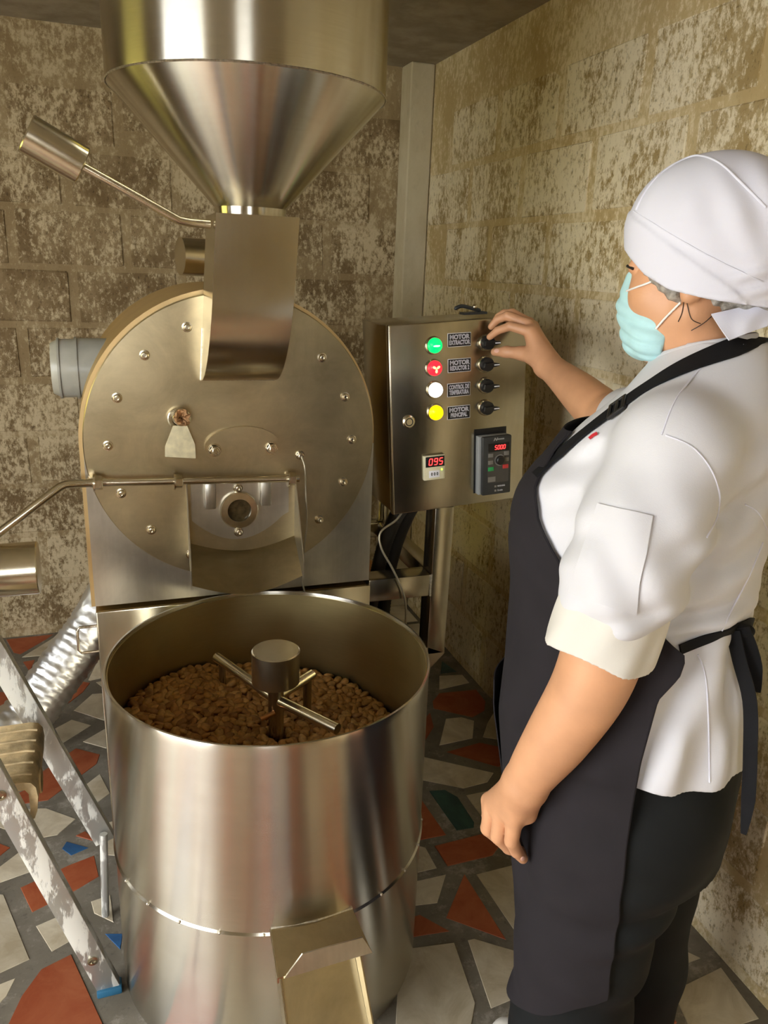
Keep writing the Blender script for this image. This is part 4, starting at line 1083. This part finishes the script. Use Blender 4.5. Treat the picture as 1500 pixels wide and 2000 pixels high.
RP = {'i': (.515, -.607, 1.420), 'm': (.533, -.630, 1.443), 'r': (.533, -.662, 1.449), 'p': (.522, -.690, 1.440)}
RD = {'i': (.548, -.610, 1.407), 'm': (.560, -.631, 1.432), 'r': (.555, -.660, 1.447), 'p': (.540, -.686, 1.437)}
RT = {'i': (.568, -.611, 1.390), 'm': (.574, -.630, 1.414), 'r': (.570, -.657, 1.438), 'p': (.552, -.682, 1.428)}
for key in 'imrp': RA.cone(rw, RM[key], .025, .0135, .016)
RA.cone((.425, -.60, 1.355), (.462, -.625, 1.405), .024, .018, .012)
for key, r0 in (('i', .0108), ('m', .0112), ('r', .0106), ('p', .0092)):
    RA.chain([RM[key], RP[key], RD[key], RT[key]], [r0 * 1.2, r0 * 1.02, r0 * .9, r0 * .76], .003)
RA.chain([(.420, -.598, 1.345), (.445, -.604, 1.354), (.480, -.611, 1.357), (.522, -.613, 1.357), (.553, -.614, 1.354)], [.026, .022, .0165, .0135, .0098], .008)
# fingernails as slight flats are cut by small lenses
parts = [relax(*B.mesh(), 1), relax(*HEADF.mesh(), 1), relax(*LA.mesh(), 1), relax(*RA.mesh(), 1)]
PER = bpy.data.objects.new('person', to_mesh('person', parts, SKIN)); COL.objects.link(PER); PER.matrix_basis = PM
tag(PER, 'person in white chef jacket, cap, teal mask and charcoal apron turning a control box switch', 'person')

NAIL = plain('fingernail', (.72, .42, .32), .3)
def child(name, parts, mat, label=None, parent=None):
    o = bpy.data.objects.new(name, to_mesh(name, parts, mat)); COL.objects.link(o); o.parent = parent or PER
    if label: o['label'] = label
    return o
def child_bm(name, bm, mat, parent=None, sm=60, label=None):
    """bmesh already in the person's local frame"""
    bmesh.ops.recalc_face_normals(bm, faces=bm.faces)
    if sm:
        for f in bm.faces: f.smooth = True
        for e in bm.edges: e.smooth = not (len(e.link_faces) == 2 and e.calc_face_angle(0) > math.radians(sm))
    me = bpy.data.meshes.new(name); bm.to_mesh(me); bm.free(); me.materials.append(mat)
    o = bpy.data.objects.new(name, me); COL.objects.link(o); o.parent = parent or PER
    if label: o['label'] = label
    return o
def bvh(*pp):
    vs, fs, n = [], [], 0
    for v, f in pp: vs += [tuple(x) for x in v]; fs += [tuple(int(i) + n for i in q) for q in f]; n += len(v)
    return BVHTree.FromPolygons(vs, fs)

# ---- trousers
PT = Field((-.26, -.26, .03), (.22, .26, .90), .006)
PT.column([(.60, -.02, .165, .195), (.70, -.015, .172, .205), (.78, -.005, .178, .20), (.88, .0, .165, .185)], .03)
PT.chain([(-.02, .10, .66), (.005, .105, .44), (.01, .105, .24), (.015, .105, .055)], [.128, .106, .102, .100], .03)
PT.chain([(-.04, -.09, .66), (-.055, -.095, .44), (-.068, -.095, .24), (-.07, -.095, .055)], [.122, .094, .088, .086], .03)
PT.ell((-.078, .085, .735), (.095, .095, .10), .04); PT.ell((-.078, -.085, .735), (.095, .095, .10), .04)
PT.fold((-.08, .12, .56), (.35, 0, 1), .09, .008, (.13, .16, .09)); PT.fold((-.05, .12, .36), (-.5, 0, 1), .12, .006, (.14, .15, .12), 1.0); PT.fold((0, .14, .16), (.2, 0, 1), .08, .005, (.15, .15, .10))
X, Y, Z = PT.grids(); PT.D = np.maximum(PT.D, .055 - Z)
tp = relax(*PT.mesh(), 2); child('trousers', [tp], PNT)

# ---- jacket
JK = Field((-.24, -.46, .76), (.26, .35, 1.49), .0045)
JK.column([(.775, .000, .199, .216), (.85, .006, .195, .213), (.95, .013, .184, .200), (1.03, .020, .176, .190), (1.06, .021, .176, .188), (1.10, .022, .181, .191), (1.18, .027, .187, .195), (1.26, .016, .172, .188), (1.33, -.012, .142, .172), (1.385, -.032, .108, .130), (1.43, -.042, .086, .098), (1.465, -.05, .062, .070)], .03)
JK.ell((-.085, 0, 1.345), (.075, .13, .10), .05)
JK.cone((-.03, .03, 1.372), (-.028, .160, 1.335), .062, .066, .05); JK.cone((-.03, -.03, 1.372), (-.015, -.165, 1.335), .062, .066, .05)
JK.chain([(-.034, .165, 1.325), (-.014, .205, 1.23), (.0, .225, 1.16), (.007, .229, 1.125)], [.078, .079, .076, .072], .03)
JK.chain([(-.010, -.17, 1.325), (.075, -.275, 1.295), (.15, -.37, 1.268)], [.076, .072, .068], .035)
JK.ell((.10, .075, 1.19), (.10, .09, .085), .04); JK.ell((.10, -.075, 1.19), (.10, .09, .085), .04)
# drag folds round the arm, armpit, waist and the loose tail
for c_, ac_, lam, am, sg_, ph in (
    ((-.06, .17, 1.21), (.75, .1, 1), .050, .0085, (.06, .07, .07), 0), ((-.10, .12, 1.16), (.5, 0, 1), .065, .0085, (.09, .12, .08), .8),
    ((-.03, .27, 1.16), (1, 0, -.7), .070, .0065, (.08, .1, .12), 1.7), ((.05, .25, 1.20), (.6, 0, 1), .055, .0045, (.05, .08, .08), 0),
    ((-.05, .26, 1.09), (.5, 0, 1), .040, .0045, (.07, .08, .05), .4),
    ((-.08, .15, 1.085), (.2, 0, 1), .042, .0075, (.12, .14, .04), 0), ((-.08, .17, .92), (1, .5, .35), .085, .008, (.14, .16, .13), .6),
    ((-.12, .05, .95), (.3, 1, 0), .085, .008, (.1, .2, .12), 0), ((.12, .12, 1.27), (.5, .2, 1), .050, .0055, (.08, .1, .06), 0),
    ((.06, .14, 1.31), (1, .3, .6), .045, .004, (.08, .08, .05), 0), ((-.12, .08, 1.28), (.2, .7, 1), .075, .0055, (.08, .12, .08), 1.2)):
    JK.fold(c_, ac_, lam, am, sg_, ph)
X, Y, Z = JK.grids()
JK.D = np.maximum(JK.D, (.824 + .004 * np.sin(14 * X + 6 * Y)) - Z)                      # hem
JK.cone((-.030, 0, 1.40), (-.005, 0, 1.56), .0605, .0605, 0, True)                       # neck opening
jp = relax(*JK.mesh(), 1); JA = child('chef_jacket', [jp], WHITE)
JT = bvh(jp); BT = bvh(*parts[:2]); 
# rolled cuff
CF = Field((-.11, .12, 1.00), (.13, .34, 1.17), .003)
CF.cone((.006, .229, 1.126), (.017, .2335, 1.052), .0735, .0775, 0)
a = np.array((.006, .229, 1.126)); d = np.array((.011, .0045, -.074)); d /= np.linalg.norm(d); X, Y, Z = CF.grids()
t = (X - a[0]) * d[0] + (Y - a[1]) * d[1] + (Z - a[2]) * d[2]
ang = np.arctan2(Y - a[1], X - a[0])
CF.D += (.0022 * np.sin(5 * ang + 1) + .0012 * np.sin(9 * ang + t * 60)).astype(np.float32)
CF.D = np.maximum(CF.D, np.maximum(-t - .006 * np.sin(2 * ang), t - (.076 + .006 * np.sin(3 * ang + .5))))
inn = Field((-.11, .12, 1.00), (.13, .34, 1.17), .003); inn.cone((.006, .229, 1.15), (.019, .234, .98), .0655, .069, 0); CF.D = np.maximum(CF.D, -inn.D)
child('rolled_cuff', [relax(*CF.mesh(), 1)], CREAM, 'cream turned-back sleeve cuff', JA)

# pixels seen on a surface -> points in the local frame
def cam_ray(px):
    d = _r * ((px[0] - 750) / F_PX) - _u * ((px[1] - 1000) / F_PX) + _f
    return PMI @ CAM, (PMI.to_3x3() @ d).normalized()
def hit(tree, px, off=.003):
    o, d = cam_ray(px); loc, nor, i, dist = tree.ray_cast(o, d)
    if loc is None: return None
    if nor.dot(d) > 0: nor = -nor
    return loc + nor * off, nor
def path_on(tree, pxs, off=.003, n=5):
    P = [Vector((a, b, 0)) for a, b in pxs]; out_ = []
    for q in smooth_path(P, n):
        h = hit(tree, (q.x, q.y), off)
        if h: out_.append(h)
    return out_
def tube_local(name, pts, r, mat, parent, seg=8):
    bm = bmesh.new(); bm_tube(bm, pts, r, seg); return child_bm(name, bm, mat, parent, 60)
def ribbon(name, hits, width, mat, parent, th=.003, side=None):
    """flat strap lying on a surface: hits = [(point, normal)]"""
    bm = bmesh.new(); rows = []
    for i, (p, nn) in enumerate(hits):
        t = (hits[min(i + 1, len(hits) - 1)][0] - hits[max(i - 1, 0)][0]).normalized(); s_ = nn.cross(t).normalized(); w_ = (width(i / (len(hits) - 1)) if callable(width) else width) / 2
        rows.append([bm.verts.new(p + s_ * w_), bm.verts.new(p - s_ * w_), bm.verts.new(p - s_ * w_ + nn * th), bm.verts.new(p + s_ * w_ + nn * th)])
    for a_, b_ in zip(rows, rows[1:]):
        for k in range(4): bm.faces.new((a_[k], a_[(k + 1) % 4], b_[(k + 1) % 4], b_[k]))
    bm.faces.new(rows[0]); bm.faces.new(list(reversed(rows[-1])))
    return child_bm(name, bm, mat, parent, 40)
def smooth_hits(hs, it=2):
    P = [h[0].copy() for h in hs]; Nn = [h[1].copy() for h in hs]
    for _ in range(it):
        P = [P[0]] + [(P[i - 1] + 2 * P[i] + P[i + 1]) / 4 for i in range(1, len(P) - 1)] + [P[-1]]
        Nn = [Nn[0]] + [(Nn[i - 1] + 2 * Nn[i] + Nn[i + 1]).normalized() for i in range(1, len(Nn) - 1)] + [Nn[-1]]
    return list(zip(P, Nn))

# seams, sleeve pocket
for pxs in ([(1300, 850), (1352, 872), (1388, 915), (1405, 965), (1400, 1010), (1380, 1050)], [(1455, 985), (1480, 1000), (1498, 1035)], [(1490, 1060), (1465, 1120), (1430, 1190), (1408, 1236)], [(1363, 1278), (1378, 1320), (1383, 1400), (1385, 1470), (1386, 1528)], [(1292, 850), (1320, 780), (1372, 715)]):
    hs = path_on(JT, pxs, .0003, 6)
    if len(hs) > 3: tube_local('seam', [h[0] for h in smooth_hits(hs, 1)], .0013, HATM, JA, 6)
quad = [(1170, 984), (1274, 1008), (1240, 1200), (1112, 1158)]
bm = bmesh.new(); G = []; NN = 10
for j in range(NN + 1):
    row = []
    for i in range(NN + 1):
        u_, v_ = i / NN, j / NN
        px = [(1 - v_) * ((1 - u_) * quad[0][k] + u_ * quad[1][k]) + v_ * ((1 - u_) * quad[3][k] + u_ * quad[2][k]) for k in (0, 1)]
        h = hit(JT, px, .0035); row.append(bm.verts.new(h[0]))
    G.append(row)
for j in range(NN):
    for i in range(NN): bm.faces.new((G[j][i], G[j][i + 1], G[j + 1][i + 1], G[j + 1][i]))
bmesh.ops.recalc_face_normals(bm, faces=bm.faces); bmesh.ops.solidify(bm, geom=list(bm.faces), thickness=.004)
child_bm('sleeve_pocket', bm, WHITE, JA, 50)
# stand collar
bm = bmesh.new(); rings = []
for k in range(41):
    a = math.radians(25 + 310 * k / 40); ca, sa = math.cos(a), math.sin(a)
    lean = .010 * ca
    row = []
    for zz, rr in ((1.395, .088), (1.425, .077), (1.448, .071), (1.450, .067), (1.425, .072), (1.395, .083)):
        back = .5 - .5 * ca
        row.append(bm.verts.new((-.022 + rr * 1.02 * ca, rr * .98 * sa, zz + .030 * back - .012 * max(ca, 0))))
    rings.append(row)
for a_, b_ in zip(rings, rings[1:]):
    for k in range(6): bm.faces.new((a_[k], a_[(k + 1) % 6], b_[(k + 1) % 6], b_[k]))
bm.faces.new(rings[0]); bm.faces.new(list(reversed(rings[-1])))
child_bm('collar', bm, WHITE, JA, 50)

# ---- apron: one sheet that wraps the front
ZT = [1.318, 1.267, 1.218, 1.15, 1.08, 1.008, .908, .806, .689, .471, .231]; F0 = [.160, .188, .214, .230, .226, .222, .218, .220, .202, .160, .125]
EZ = [1.318, 1.28, 1.24, 1.20, 1.16, 1.13, 1.10, 1.075, 1.05, 1.02, .98, .88, .825, .676, .446, .30]
EF = [.125, .145, .142, .130, .105, .075, .01, -.05, -.092, -.088, -.066, -.058, -.057, -.056, -.062, -.064]
EY = [.085, .105, .130, .150, .170, .184, .195, .197, .195, .198, .205, .216, .217, .210, .205, .205]
def interp(z, zs, vs): return float(np.interp(-z, [-q for q in zs], vs))
NU, NV = 56, 90
bm = bmesh.new(); G = []
for j in range(NV + 1):
    v_ = j / NV; row = []
    for i in range(NU + 1):
        s_ = -1 + 2 * i / NU; t = abs(s_) * PI / 2; sg = 1 if s_ >= 0 else -1
        zb = .245 + .185 * (abs(s_) ** 2.2); z = 1.318 + (zb - 1.318) * v_
        f0, fe, ye = interp(z, ZT, F0), interp(z, EZ, EF), interp(z, EZ, EY)
        x = fe + (f0 - fe) * math.cos(t) ** .85; y = sg * ye * math.sin(t) ** .85
        # hanging folds grow towards the hem
        x += .006 * (1 - z / 1.3) * math.sin(9 * y * PI + 1.0) * (1 - abs(s_) ** 4)
        p = np.array((x, y, z))
        for fld in (JK, PT):
            if all(fld.lo[q] + .01 < p[q] < fld.lo[q] + fld.h * (fld.n[q] - 2) - .005 for q in range(3)):
                for _ in range(3):
                    dd = fld.sample(p)
                    if dd < .007:
                        g = fld.grad(p); g[2] *= .2; p = p + g * min(.007 - dd, .03)
        row.append(bm.verts.new(p))
    G.append(row)
for j in range(NV):
    for i in range(NU): bm.faces.new((G[j][i], G[j][i + 1], G[j + 1][i + 1], G[j + 1][i]))
bmesh.ops.smooth_vert(bm, verts=[v for v in bm.verts if not v.is_boundary], factor=.4, use_axis_x=True, use_axis_y=True, use_axis_z=True)
bmesh.ops.recalc_face_normals(bm, faces=bm.faces)
vsA = [tuple(v.co) for v in bm.verts]; bm.verts.index_update(); fsA = [tuple(v.index for v in f.verts) for f in bm.faces]; AT = BVHTree.FromPolygons(vsA, fsA)
edge_pts = [G[j][NU].co.copy() for j in range(NV + 1)]
bmesh.ops.solidify(bm, geom=list(bm.faces), thickness=-.0022)
AP = child_bm('apron', bm, APR, None, 60)
# hem welt along the near edge and the front pocket
tube_local('edge_welt', edge_pts, .0019, APR, AP, 6)
bm = bmesh.new(); rows = []
for j in range(11):
    z = .865 - .235 * j / 10; row = []
    for i in range(13):
        y = -.10 + .20 * i / 12; loc, nor, _, _ = AT.find_nearest((.24, y, z))
        gap = .014 * (1 - j / 10) ** 1.5 + .004
        row.append(bm.verts.new(loc + Vector((gap, 0, 0))))
    rows.append(row)
for a_, b_ in zip(rows, rows[1:]):
    for i in range(12): bm.faces.new((a_[i], a_[i + 1], b_[i + 1], b_[i]))
bmesh.ops.recalc_face_normals(bm, faces=bm.faces); bmesh.ops.solidify(bm, geom=list(bm.faces), thickness=.002)
child_bm('apron_pocket', bm, APR, AP, 60)
# shoulder strap with buckle
JAT = BVHTree.FromPolygons([tuple(v) for v in jp[0]] + vsA, [tuple(int(i) for i in q) for q in jp[1]] + [tuple(i + len(jp[0]) for i in q) for q in fsA])
hs = smooth_hits(path_on(JAT, [(1047, 930), (1090, 893), (1140, 850), (1205, 800), (1262, 760), (1330, 722), (1400, 693), (1470, 668), (1510, 655)], .002, 5), 3)
ST_ = ribbon('shoulder_strap', hs, lambda t: .022 + .010 * t, BLK, AP, .003)
h = hit(JAT, (1211, 800), .006)
if h:
    p, nn = h; t = (hit(JAT, (1240, 778), .006)[0] - hit(JAT, (1185, 816), .006)[0]).normalized(); s_ = nn.cross(t).normalized(); R3 = Matrix((t, s_, nn)).transposed()
    bm = bmesh.new()
    for c_, sz in ((t * .013, (.006, .034, .006)), (-t * .013, (.006, .034, .006)), (s_ * .015, (.03, .005, .006)), (-s_ * .015, (.03, .005, .006)), (V(0, 0, 0), (.007, .03, .005))): bm_box(bm, p + c_, sz, .0015, R3)
    child_bm('strap_buckle', bm, M['black_plastic'], AP, 40)
hs = path_on(JAT, [(1153, 858), (1160, 852), (1168, 848)], .002, 3)
if len(hs) > 3: ribbon('red_stitching', hs, .006, REDM, JA, .001)
# waist tie: knot at the back with two hanging ends
hs = smooth_hits(path_on(JT, [(1325, 1268), (1370, 1250), (1415, 1232), (1450, 1220), (1466, 1214)], .002, 5), 2)
if len(hs) > 4: ribbon('waist_tie', hs, .014, BLK, AP, .003)
kn = hit(JT, (1440, 1228), .010)[0]
bm = bmesh.new(); bmesh.ops.create_uvsphere(bm, u_segments=14, v_segments=10, radius=1); bmesh.ops.scale(bm, vec=(.016, .012, .011), verts=bm.verts); bmesh.ops.translate(bm, vec=kn, verts=bm.verts); child_bm('tie_knot', bm, BLK, AP)
def at_depth(px, y):
    o, d = cam_ray(px); return o + d * ((y - o.y) / d.y)
yk = kn.y
def flat_tail(name, pxs, y0, y1, wid):
    P = [at_depth(px, y0 + (y1 - y0) * i / (len(pxs) - 1)) for i, px in enumerate(pxs)]; P = smooth_path(P, 5)
    return ribbon(name, [(p, V(.15, .95, .2).normalized()) for p in P], wid, BLK, AP, .0035)
flat_tail('tie_end', [(1432, 1232), (1445, 1290), (1465, 1370), (1466, 1470), (1462, 1560), (1453, 1628)], yk + .012, .10, lambda t: .020 - .012 * max(0, t - .8) / .2)
flat_tail('tie_end', [(1450, 1226), (1465, 1262), (1475, 1300), (1482, 1352)], yk + .008, .06, lambda t: .020 - .014 * max(0, t - .7) / .3)

# ---- cap
HT = Field((-.185, -.125, 1.47), (.13, .125, 1.75), .0035)
HT.ell((-.016, 0, 1.622), (.126, .100, .101), .0); HT.column([(1.49, -.022, .104, .089), (1.53, -.018, .110, .093), (1.575, -.013, .1195, .0975), (1.622, -.016, .126, .100)], .004, 2.0)
HT.cone((-.085, 0, 1.565), (-.130, 0, 1.523), .068, .022, .045)
X, Y, Z = HT.grids()
seam = 1.574 + .60 * X - .3 * np.maximum(-.06 - X, 0)
HT.D += (.0035 * np.clip((Z - seam) / .004, 0, 1)).astype(np.float32)
HT.fold((-.10, .06, 1.545), (.3, 0, 1), .024, .0035, (.05, .09, .03)); HT.fold((-.08, .05, 1.64), (.9, .2, -.5), .05, .0035, (.07, .1, .06)); HT.fold((.02, .08, 1.66), (1, 0, .4), .07, .0018, (.09, .1, .06))
low = np.interp(X, [-.15, -.10, -.03, .02, .06, .09, .115], [1.512, 1.516, 1.524, 1.533, 1.552, 1.576, 1.595])
HT.D = np.maximum(HT.D, low - Z)
hp = relax(*HT.mesh(), 1); HAT = child('chef_cap', [hp], HATM); HTT = bvh(hp)
hs = smooth_hits(path_on(HTT, [(1243, 410), (1262, 372), (1296, 335), (1340, 310), (1372, 305), (1410, 322), (1450, 360), (1496, 405)], .0006, 6), 2)
if len(hs) > 4: tube_local('cap_seam', [h[0] for h in hs], .0016, HATM, HAT, 6)
hs = smooth_hits(path_on(HTT, [(1238, 412), (1290, 445), (1345, 478), (1400, 508), (1450, 532), (1490, 550)], .0003, 6), 2)
if len(hs) > 4: tube_local('band_seam', [h[0] for h in hs], .0011, HATM, HAT, 6)
bm = bmesh.new(); bmesh.ops.create_uvsphere(bm, u_segments=14, v_segments=10, radius=1); bmesh.ops.scale(bm, vec=(.02, .018, .016), verts=bm.verts); bmesh.ops.translate(bm, vec=(-.138, 0, 1.520), verts=bm.verts); child_bm('cap_knot', bm, HATM, HAT)
# cloth tail of the cap lying on the collar
q4 = [at_depth((1389, 613), .068), at_depth((1500, 588), .030), at_depth((1500, 636), .050), at_depth((1424, 664), .090)]
bm = bmesh.new(); G = []
for j in range(9):
    row = []
    for i in range(13):
        u_, v_ = i / 12, j / 8
        p = (q4[0] * (1 - u_) + q4[1] * u_) * (1 - v_) + (q4[3] * (1 - u_) + q4[2] * u_) * v_
        row.append(bm.verts.new(p + V(0, .006 * math.sin(PI * u_) * math.sin(PI * v_) + .002 * math.sin(9 * u_ + 4 * v_), 0)))
    G.append(row)
for j in range(8):
    for i in range(12): bm.faces.new((G[j][i], G[j][i + 1], G[j + 1][i + 1], G[j + 1][i]))
bmesh.ops.recalc_face_normals(bm, faces=bm.faces); bmesh.ops.solidify(bm, geom=list(bm.faces), thickness=.002)
child_bm('cap_tail', bm, HATM, HAT, 60)

# ---- hair and hair net under the cap
HR = Field((-.14, -.11, 1.46), (.10, .11, 1.66), .004)
HR.ell((-.038, 0, 1.565), (.080, .0785, .060), 0); HR.ell((-.085, 0, 1.527), (.036, .042, .026), .02)
X, Y, Z = HR.grids(); HR.D = np.maximum(HR.D, X - .01 - (Z - 1.53) * .6)
child('hair', [relax(*HR.mesh(), 1)], LIP)
NT_ = Field((-.15, -.115, 1.46), (.11, .115, 1.66), .004)
NT_.ell((-.040, 0, 1.566), (.086, .083, .066), 0); NT_.ell((-.088, 0, 1.527), (.041, .047, .031), .02)
NT_.cone((.058, .058, 1.556), (.012, .074, 1.528), .006, .012, .01); NT_.cone((.058, -.058, 1.556), (.012, -.074, 1.528), .006, .012, .01)
NT_.fold((0, .06, 1.53), (1, .3, 1), .016, .0022, (.12, .1, .08)); NT_.fold((-.06, .06, 1.52), (.6, .3, -1), .021, .0025, (.1, .1, .08))
X, Y, Z = NT_.grids(); NT_.D = np.maximum(NT_.D, np.interp(X, [-.15, -.08, -.03, .03, .06], [1.500, 1.500, 1.506, 1.515, 1.540]) - Z)
NT_.ell((-.012, .092, 1.545), (.020, .020, .020), 0, 0, True); NT_.ell((-.012, -.092, 1.545), (.020, .020, .020), 0, 0, True)
child('hair_net', [relax(*NT_.mesh(), 1)], NET)

# ---- mask with ear loops, brow, lashes
MK = Field((-.01, -.09, 1.405), (.14, .09, 1.575), .0025)
MK.ell((.044, 0, 1.498), (.060, .056, .066), 0); MK.cone((.083, 0, 1.546), (.088, 0, 1.505), .018, .020, .02); MK.cone((.042, -.035, 1.464), (.042, .035, 1.464), .034, .034, .02); MK.ell((.066, 0, 1.462), (.030, .034, .032), .015)
X, Y, Z = MK.grids()
for zz, am in ((1.520, .0030), (1.498, .0036), (1.476, .0034), (1.456, .003)):
    u_ = (Z - zz + .25 * (np.abs(Y)) - .06 * (X - .1)) / .007; MK.D += (am * np.clip(1 - np.abs(u_), 0, 1)).astype(np.float32)
MK.D = np.maximum(MK.D, np.interp(Z, [1.42, 1.437, 1.478, 1.50, 1.54, 1.56], [.030, .026, .018, .050, .068, .074]) - X)
MK.D = np.maximum(MK.D, Z - (1.554 + .15 * (X - .07)))
mp_ = relax(*MK.mesh(), 1); MSK = child('face_mask', [mp_], MASK)
FT = bvh(parts[1])
def on_face(p, off):
    loc, nor, _, _ = FT.find_nearest(p); nn = (Vector(p) - loc); 
    if nor.y * (1 if p[1] > 0 else -1) < 0: nor = -nor
    return loc + nor * off
for sy in (1, -1):
    P = [on_face(q, .0022) for q in ((.086, sy * .036, 1.528), (.068, sy * .058, 1.534), (.052, sy * .068, 1.542), (.036, sy * .074, 1.551), (.018, sy * .080, 1.562))]; tube_local('ear_loop', smooth_path(P, 4), .0016, STR, MSK)
    P = [on_face(q, .0030) for q in ((.033, sy * .062, 1.480), (.022, sy * .070, 1.494), (.010, sy * .076, 1.508), (.000, sy * .082, 1.520))]; tube_local('ear_loop', smooth_path(P, 4), .0016, STR, MSK)
    P = [on_face(q, .001) for q in ((.094, sy * .012, 1.588), (.088, sy * .028, 1.592), (.076, sy * .044, 1.589))]; tube_local('eyebrow', smooth_path(P, 4), [.002] * 4 + [.0035] * 3 + [.0015] * 2, LIP, PER)
    P = [on_face(q, .0012) for q in ((.094, sy * .018, 1.560), (.092, sy * .032, 1.563), (.082, sy * .046, 1.559))]; tube_local('eyelashes', smooth_path(P, 4), .0022, LIP, PER)
# loose strands at the nape
for pxs in ([(1336, 590), (1332, 612), (1325, 628)], [(1342, 592), (1350, 622), (1368, 632)], [(1395, 612), (1375, 630), (1350, 645)]):
    hs = path_on(BT, pxs, .0008, 5)
    if len(hs) > 3: tube_local('hair_strand', [h[0] for h in hs], .0006, LIP, PER, 5)

# ---- fingernails that show
RAT = bvh(parts[3]); LAT = bvh(parts[2])
for tree, px, qx, rr in ((RAT, (970, 685), (990, 688), .0065), (LAT, (1021, 1677), (1012, 1662), .005)):
    h0, h1 = hit(tree, px, .0002), hit(tree, qx, .0002)
    if h0 and h1:
        p, nn = h0; t = (h1[0] - p); t = (t - nn * t.dot(nn)).normalized(); s_ = nn.cross(t); R3 = Matrix((t, s_, nn)).transposed()
        bm = bmesh.new(); bmesh.ops.create_uvsphere(bm, u_segments=14, v_segments=8, radius=1); bmesh.ops.scale(bm, vec=(rr * 1.15, rr * .85, .0012), verts=bm.verts)
        bmesh.ops.rotate(bm, cent=(0, 0, 0), matrix=R3, verts=bm.verts); bmesh.ops.translate(bm, vec=p, verts=bm.verts); child_bm('fingernail', bm, NAIL)

# ---- shoes
for sy, x0_, y0_, x1_, y1_ in ((1, -.05, .10, .135, .045), (-1, -.11, -.10, .07, -.115)):
    SF = Field((-.20, min(y0_, y1_) - .08, 0), (.24, max(y0_, y1_) + .08, .16), .004)
    SF.chain([(x0_, y0_, .05), ((x0_ + x1_) / 2, (y0_ + y1_) / 2, .05), (x1_, y1_, .040)], [.042, .045, .040], .02); SF.cone((x0_ + .01, y0_, .06), (x0_ + .02, y0_, .12), .045, .04, .02)
    X, Y, Z = SF.grids(); SF.D = np.maximum(SF.D, .006 - Z)
    sh_ = child('shoe', [relax(*SF.mesh(), 1)], SHOE)
    tube_local('red_stripe', [V(x1_ - .02, y1_ + .044, .03), V(x1_ - .03, y1_ + .036, .066), V(x1_ - .035, y1_, .083)], .002, REDM, sh_)
